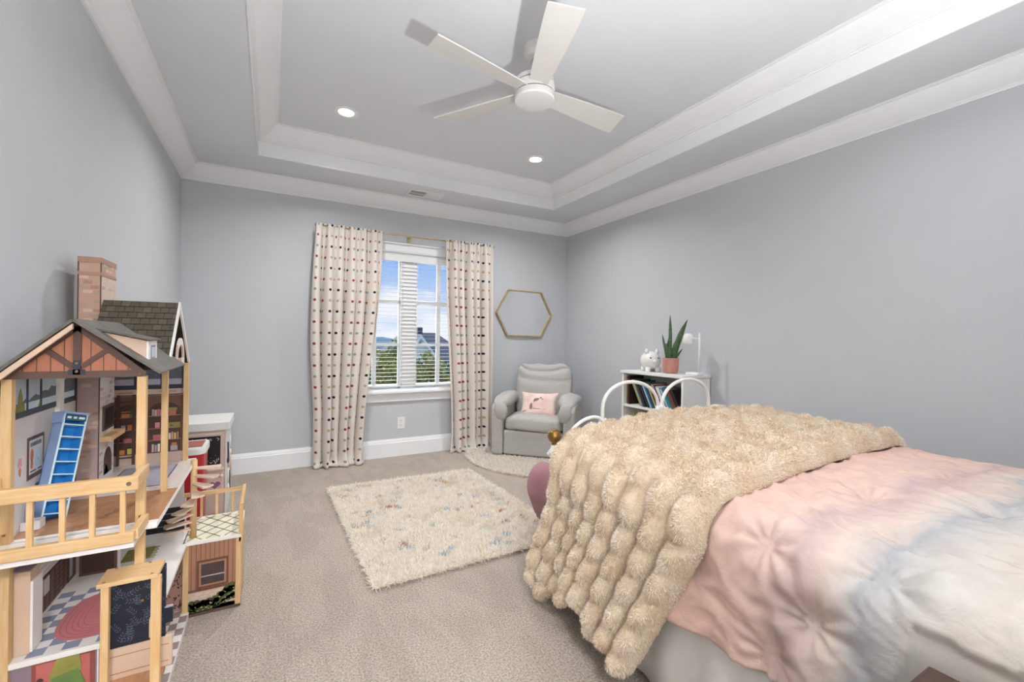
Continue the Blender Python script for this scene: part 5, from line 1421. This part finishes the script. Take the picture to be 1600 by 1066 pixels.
MB().tube([(SPX, SPY, .3356), (SPX, SPY, .69)], .013, 'pine', 14).build('stair_pole', dh, smooth=True)
for k in range(9):
    z = .372 + .0345 * k; a = R(176 + 22.0 * k); Ls = .104
    pts = [(.010 * math.cos(a - 1.4), .010 * math.sin(a - 1.4)), (Ls * math.cos(a - .24), Ls * math.sin(a - .24)), (Ls * 1.04 * math.cos(a), Ls * 1.04 * math.sin(a)), (Ls * math.cos(a + .24), Ls * math.sin(a + .24)), (.010 * math.cos(a + 1.4), .010 * math.sin(a + 1.4))]
    T = Matrix(((1, 0, 0, SPX), (0, 0, 1, SPY), (0, 1, 0, z), (0, 0, 0, 1)))
    # prism extrudes along local y -> world z
    b = MB().prism([(p[0], p[1]) for p in pts], .008, 'dh_tread', T); b.build('stair_tread', dh)

# --- things standing in the dollhouse
bs = thing('toy_shelf', (-.607, 1.905, .6745), 'tall blue and periwinkle toy shelf tower leaning on the dollhouse wall, top floor', 'toy')
TB_ = Tm((-.607, 1.905, .680)) @ Matrix.Rotation(R(-17.0), 4, 'X') @ Matrix.Rotation(R(4), 4, 'Y') @ Matrix.Rotation(R(52), 4, 'Z')
def tb(name, *bs_): 
    b = MB()
    for q in bs_: b.box(*q[:6], m=q[6], T=TB_)
    return b.build(name, bs)
w_, d_, h_ = .034, .040, .325
tb('side_panel', (-w_, -w_ + .004, -d_ / 2, d_ / 2, .0, h_, 'dh_bluegrey')); tb('side_panel', (w_ - .004, w_, -d_ / 2, d_ / 2, 0, h_, 'dh_blue')); tb('back_panel', (-w_, w_, d_ / 2 - .004, d_ / 2, 0, h_, 'dh_blue'))
tb('front_edge', (-w_ - .001, -w_ + .004, -d_ / 2 - .002, -d_ / 2, 0, h_, 'dh_cyanwhite'), (w_ - .004, w_ + .001, -d_ / 2 - .002, -d_ / 2, 0, h_, 'dh_cyanwhite'))
for k in range(8): tb('shelf_board', (-w_ + .003, w_ - .003, -d_ / 2 - .002, d_ / 2, .012 + .0395 * k, .0155 + .0395 * k, 'dh_cyanwhite'))
tb('name_strip', (-w_ + .003, w_ - .003, -d_ / 2 - .003, -d_ / 2 + .004, h_ - .022, h_ - .003, 'dh_teal'), (-w_ + .008, -w_ + .02, -d_ / 2 - .0036, -d_ / 2 - .003, h_ - .016, h_ - .009, 'dh_cyanwhite'), (-w_ + .026, -w_ + .036, -d_ / 2 - .0036, -d_ / 2 - .003, h_ - .016, h_ - .009, 'dh_cyanwhite'), (-w_ + .042, -w_ + .06, -d_ / 2 - .0036, -d_ / 2 - .003, h_ - .016, h_ - .009, 'dh_cyanwhite'))
tb('roof_cap', (-w_ - .005, w_ + .003, -d_ / 2 - .004, d_ / 2 + .003, h_ - .001, h_ + .006, 'dh_bluegrey'), (-w_ - .005, -w_, -d_ / 2 - .002, d_ / 2, h_ - .03, h_, 'dh_bluegrey'))
tbx = thing('toy_box', (-.622, 1.845, .6745), 'small white open toy box beside the blue toy shelf in the dollhouse', 'toy')
part('tray', (-.643, -.60, 1.828, 1.865, .6745, .678, 'dh_tile_w'), (-.643, -.60, 1.828, 1.830, .678, .700, 'dh_tile_w'), (-.602, -.60, 1.83, 1.865, .678, .700, 'dh_tile_w'), (-.643, -.60, 1.863, 1.865, .678, .700, 'dh_tile_w'), bevel=.0006, parent=tbx)
part('slot', (-.628, -.617, 1.8275, 1.828, .686, .692, 'dh_bar'), parent=tbx)
frd = thing('toy_fridge', (-.615, 1.80, .3362), 'tan toy refrigerator standing on the checkered middle floor of the dollhouse', 'toy')
part('body', (-.643, -.600, 1.772, 1.835, .3362, .575, 'dh_tan'), (-.6425, -.6375, 1.771, 1.773, .3362, .577, 'dh_white'), parent=frd, bevel=.001)
part('door', (-.600, -.594, 1.772, 1.835, .34, .545, 'dh_white'), parent=frd, bevel=.001)
part('open_top', (-.641, -.602, 1.776, 1.832, .5752, .577, 'dh_mauve'), (-.643, -.594, 1.832, 1.836, .575, .59, 'dh_white'), parent=frd)

# ------------------------------------------------------------------ play kitchen and red bin by the back-left corner
M('kit_pink', '#d8bfb3', .5, var=.02); M('kit_white', '#e4e3de', .45, var=.01); M('heart', '#93618a', .5); M('red_plastic', '#b3222c', .35, var=.05); M('chalk', '#d9d9d9', .8); M('red_in', '#a05a4e', .6)
KX0, KX1, KY0, KY1 = -.655, -.272, 3.65, 4.05
kt = thing('play_kitchen', (-.46, 3.85, 0), 'blush pink toy kitchen with white top and black speckled panel beyond the dollhouse', 'toy')
part('body', (KX0, KX1, KY0 + .012, KY1, 0, .60, 'kit_pink'), parent=kt, bevel=.004)
part('top', (KX0 - .005, KX1 + .026, KY0 - .012, KY1, .60, .66, 'kit_white'), parent=kt, bevel=.006)
part('side_strip', (KX1, KX1 + .006, KY0 + .004, KY1, 0, .60, 'kit_white'), parent=kt)
f1 = part('oven_frame', (KX0 + .02, KX1 - .012, KY0 + .004, KY0 + .012, .345, .59, 'kit_pink'), (KX0 + .03, KX1 - .022, KY0 + .001, KY0 + .004, .575, .580, 'kit_white'), parent=kt, bevel=.002)
bp_ = part('black_panel', (KX0 + .04, -.300, KY0 - .002, KY0 + .004, .365, .562, 'black'), parent=f1)
b = MB(); rq = random.Random(12)
for k in range(34):
    x = rq.uniform(-.47, -.305) if k < 14 else -.305 - abs(rq.gauss(0, .035)); z = rq.uniform(.530, .552) if k < 14 else .372 + abs(rq.gauss(0, .03)); r_ = rq.choice([.0018, .0025, .0035])
    if z > .555: continue
    b.prism([(x + r_ * math.cos(a), z + r_ * math.sin(a)) for a in np.linspace(0, 2 * PI, 7, endpoint=False)], .0006, 'chalk', Tm((0, KY0 - .0026, 0)))
for k in range(5): b.tube([(-.46 + .026 * k + .009 * math.cos(a), KY0 - .0025, .540 + .007 * math.sin(a * 1.5 + k)) for a in np.linspace(0, 5, 12)], .0008, 'chalk', 5)
b.build('speckle_print', bp_)
part('handle', (-.43, -.278, KY0 - .022, KY0 - .012, .325, .340, 'kit_pink'), (-.40, -.39, KY0 - .014, KY0 + .012, .327, .338, 'kit_pink'), (-.29, -.28, KY0 - .014, KY0 + .012, .327, .338, 'kit_pink'), parent=kt, bevel=.003)
dr_ = part('lower_door', (KX0 + .02, KX1 - .012, KY0 + .004, KY0 + .012, .02, .318, 'kit_pink'), parent=kt, bevel=.002)
MB().ball((-.292, KY0 - .008, .286), .011, 'kit_white', 12, 8).build('knob', dr_, smooth=True)
hp = []
for a in np.linspace(0, 2 * PI, 30, endpoint=False):
    hp.append((-.330 + .00205 * 16 * math.sin(a) ** 3, .222 + .00185 * (13 * math.cos(a) - 5 * math.cos(2 * a) - 2 * math.cos(3 * a) - math.cos(4 * a))))
MB().prism(hp[::-1], .002, 'heart', Tm((0, KY0 + .002, 0))).build('heart', dr_)
for k, (y, z, c) in enumerate([(3.72, .50, 'dh_bar'), (3.80, .45, 'dh_tan'), (3.90, .52, 'chalk'), (3.76, .30, 'chalk'), (3.86, .26, 'dh_bar'), (3.95, .34, 'dh_tan')]):
    MB().tube([(KX1 + .012, y, z), (KX1 + .014, y + .004, z - .12)], .005, c, 8).ball((KX1 + .013, y, z - .13), (.008, .016, .024), c, 10, 7).build('hanging_utensil', kt, smooth=True)
rbn = thing('toy_bin', (-.44, 3.33, 0), 'red plastic toy bin with white rim standing in front of the play kitchen', 'toy')
def rrect(hx, hy, r_, n=6):
    P = []
    for (sx, sy, a0) in ((1, 1, 0), (-1, 1, PI / 2), (-1, -1, PI), (1, -1, 1.5 * PI)):
        for k in range(n + 1):
            a = a0 + PI / 2 * k / n; P.append((sx * (hx - r_) + r_ * math.cos(a), sy * (hy - r_) + r_ * math.sin(a)))
    return P
def rr_stack(levels, m_, c):
    rows = [[Vector((c[0] + x, c[1] + y, z)) for x, y in rrect(hx, hy, r_)] for hx, hy, r_, z in levels]
    n = len(rows[0]); b = MB().grid(rows, n, len(rows), m_, closed_u=True); b.add(rows[0], [tuple(range(n - 1, -1, -1))], m_); b.add(rows[-1], [tuple(range(n))], m_); return b
cb = (-.46, 3.33)
rr_stack([(.095, .095, .03, 0), (.10, .10, .035, .02), (.112, .115, .04, .50), (.112, .115, .04, .545)], 'red_plastic', cb).build('body', rbn, angle=40)
rr_stack([(.113, .116, .04, .54), (.121, .124, .045, .543), (.122, .125, .045, .575), (.118, .121, .04, .585), (.108, .111, .035, .583)], 'kit_white', cb).build('rim', rbn, angle=40)
part('lid', (cb[0] - .06, cb[0] + .10, cb[1] - .09, cb[1] + .09, .58, .588, 'red_in'), (cb[0] - .10, cb[0] - .07, cb[1] - .09, cb[1] + .09, .58, .592, 'kit_white'), parent=rbn, bevel=.003)
part('stripe', (cb[0] - .035, cb[0] - .01, cb[1] - .1155, cb[1] - .100, .02, .30, 'kit_white'), (cb[0] + .02, cb[0] + .03, cb[1] - .1165, cb[1] - .100, .02, .30, 'kit_white'), parent=rbn)
part('base_band', (cb[0] - .098, cb[0] + .098, cb[1] - .112, cb[1] - .09, .03, .10, 'kit_white'), parent=rbn)

# ================================================================== OUTSIDE THE WINDOW (ground lies one storey below)
GZ = -3.2
M('lawn', '#77775c', .95, var=.25, vscale=.6); M('siding', '#e2e2e0', .7, var=.03, stretch=(1, 1, 12)); M('slate', '#565c66', .8, col2='#474d57', vscale=6); M('ext_trim', '#f2f2f0', .6); M('ext_glass', '#7f8fa3', .15); M('leaf_a', '#5f7a37', .8, col2='#90964a', vscale=3); M('leaf_b', '#79853b', .8, col2='#a9a04c', vscale=3); M('leaf_c', '#3f5a36', .8, col2='#66783c', vscale=3); M('bark', '#4a3b30', .9, var=.2); M('hill', '#7f96a0', .95, col2='#748b98', vscale=.05)
tag(MB().box(-60, 120, YB + .6, 220, GZ - .5, GZ, 'lawn').build('ground'), kind='structure')
# distant wooded ridge
V = []; n = 60
for k in range(n):
    x = -60 + 220 * k / (n - 1); h = 2.6 * math.exp(-((x - 39) / 9) ** 2) + 1.6 * math.exp(-((x - 10) / 16) ** 2) + .8 * math.exp(-((x - 90) / 30) ** 2) - 1.2 + .15 * math.sin(x * 1.3)
    V += [(x, 180, GZ), (x, 186, h)]
tag(MB().add(V + [(-60, 215, GZ), (160, 215, GZ)], [(2 * k, 2 * k + 2, 2 * k + 3, 2 * k + 1) for k in range(n - 1)], 'hill').build('hills', smooth=True), kind='structure')
# neighbouring house
hs = thing('neighbor_house', (13.5, 42, GZ), 'white house with dark grey gabled roof seen through the right window sash', 'house')
def hp_(name, vs, fs, m_, parent=hs): return MB().add(vs, fs, m_).build(name, parent)
part('wall', (9.6, 18.0, 41.0, 48.0, GZ, -1.0, 'siding'), (10.2, 14.0, 39.6, 41.0, GZ, -1.0, 'siding'), parent=hs)
hp_('roof', [(9.2, 40.6, -1.15), (18.6, 40.6, -1.15), (15.3, 44.5, 1.80), (11.6, 44.5, 1.80), (9.2, 48.4, -1.15), (18.6, 48.4, -1.15)], [(0, 1, 2, 3), (1, 5, 2), (5, 4, 3, 2), (4, 0, 3)], 'slate')
gbl = hp_('gable_wall', [(10.2, 39.6, -1.05), (14.0, 39.6, -1.05), (12.1, 39.6, 1.5), (10.2, 39.9, -1.05), (14.0, 39.9, -1.05), (12.1, 39.9, 1.5)], [(0, 1, 2), (5, 4, 3), (0, 3, 4, 1)], 'siding')
hp_('gable_roof', [(9.9, 39.3, -1.35), (12.1, 39.3, 1.62), (14.3, 39.3, -1.35), (9.9, 44, -1.35), (12.1, 44, 1.62), (14.3, 44, -1.35)], [(0, 1, 4, 3), (1, 2, 5, 4)], 'slate')
hp_('rake_trim', [(9.9, 39.28, -1.40), (12.1, 39.28, 1.60), (14.3, 39.28, -1.40), (14.0, 39.28, -1.40), (12.1, 39.28, 1.22), (10.2, 39.28, -1.40)], [(0, 5, 4, 1), (1, 4, 3, 2)], 'ext_trim')
vt = hp_('gable_vent', [(11.8, 39.55, .55), (12.4, 39.55, .55), (12.1, 39.55, .95)], [(0, 1, 2)], 'slate')
for (x, z) in ((10.9, -2.6), (12.5, -2.6), (15.2, -2.6), (16.7, -2.6)):
    y = 39.58 if x < 14 else 40.98
    w = part('window', (x - .05, x + 1.0, y - .04, y, z - .05, z + 1.3, 'ext_trim'), parent=hs); part('pane', (x + .05, x + .9, y - .06, y - .04, z + .05, z + 1.2, 'ext_glass'), parent=w)
part('chimney', (13.0, 13.5, 43.4, 44.0, 1.0, 2.35, 'slate'), parent=hs)
h2 = thing('neighbor_house', (8.3, 29, GZ), 'small grey-roofed house among trees seen through the left window sash', 'house')
part('wall', (7.2, 10.6, 29.5, 33, GZ, -.7, 'siding'), parent=h2)
hp_('roof', [(6.7, 29.0, -.95), (8.2, 29.0, .15), (9.8, 29.0, -.95), (6.7, 33.5, -.95), (8.2, 33.5, .15), (9.8, 33.5, -.95)], [(0, 1, 4, 3), (1, 2, 5, 4)], 'slate', h2)
hp_('rake_trim', [(6.65, 28.96, -1.0), (8.2, 28.96, .17), (8.2, 28.96, .02), (6.85, 28.96, -1.0)], [(0, 3, 2, 1)], 'ext_trim', h2)
hp_('gable_wall', [(7.0, 29.2, -.8), (9.4, 29.2, -.8), (8.2, 29.2, .1)], [(0, 1, 2)], 'slate', h2)
# garden trees
def tree(x, y, top, rx, rz_, leaf, label, n=3200, seed=1):
    t_ = thing('tree', (x, y, GZ), label, 'tree', 'garden trees outside the window')
    zc = top - rz_
    MB().tube([(x, y, GZ), (x + .1, y, zc * .5 + GZ * .5), (x, y, zc)], [.16, .12, .05], 'bark', 8).build('trunk', t_, smooth=True)
    g = np.random.default_rng(seed)
    d = g.normal(0, 1, (n, 3)); d /= np.linalg.norm(d, axis=1)[:, None]
    r_ = g.uniform(.45, 1, (n, 1)) ** .5
    lump = 1 + .22 * np.sin(d[:, :1] * 7 + seed) * np.cos(d[:, 1:2] * 6 + d[:, 2:] * 8)
    P = np.array([x, y, zc]) + d * r_ * lump * np.array([rx, rx, rz_])
    a = g.normal(0, 1, (n, 3)); a /= np.linalg.norm(a, axis=1)[:, None]; b_ = np.cross(a, g.normal(0, 1, (n, 3))); b_ /= np.linalg.norm(b_, axis=1)[:, None]
    sz = g.uniform(.05, .11, (n, 1))
    V = np.stack([P - a * sz, P + b_ * sz * .5, P + a * sz, P - b_ * sz * .5], 1).reshape(-1, 3)
    o = mesh_np('foliage', V, np.arange(4 * n).reshape(n, 4), [leaf], t_); o['kind'] = 'stuff'
for k, a in enumerate([(2.85, 13.6, .77, .95, 1.5, 'leaf_b', 'yellow-green tree seen through the left sash, half behind the left curtain'), (4.53, 18.0, 1.01, .85, 1.7, 'leaf_a', 'taller green tree against the window mullion, seen through the left sash'),
                       (4.75, 14.5, .62, .75, 1.5, 'leaf_b', 'yellowish tree before the white gable, seen through the right sash'), (6.75, 17.7, .07, .9, 1.5, 'leaf_c', 'dark green tree half behind the right curtain'),
                       (2.75, 9.6, .17, .85, 1.0, 'leaf_c', 'dark low shrub at the bottom of the left sash'), (3.0, 7.7, .31, .55, .8, 'leaf_a', 'low green shrub at the bottom of the right sash'), (2.2, 20, 1.15, 1.6, 2.2, 'leaf_c', 'far dark green tree behind the left curtain edge')]):
    tree(*a, n=4200, seed=k + 2)
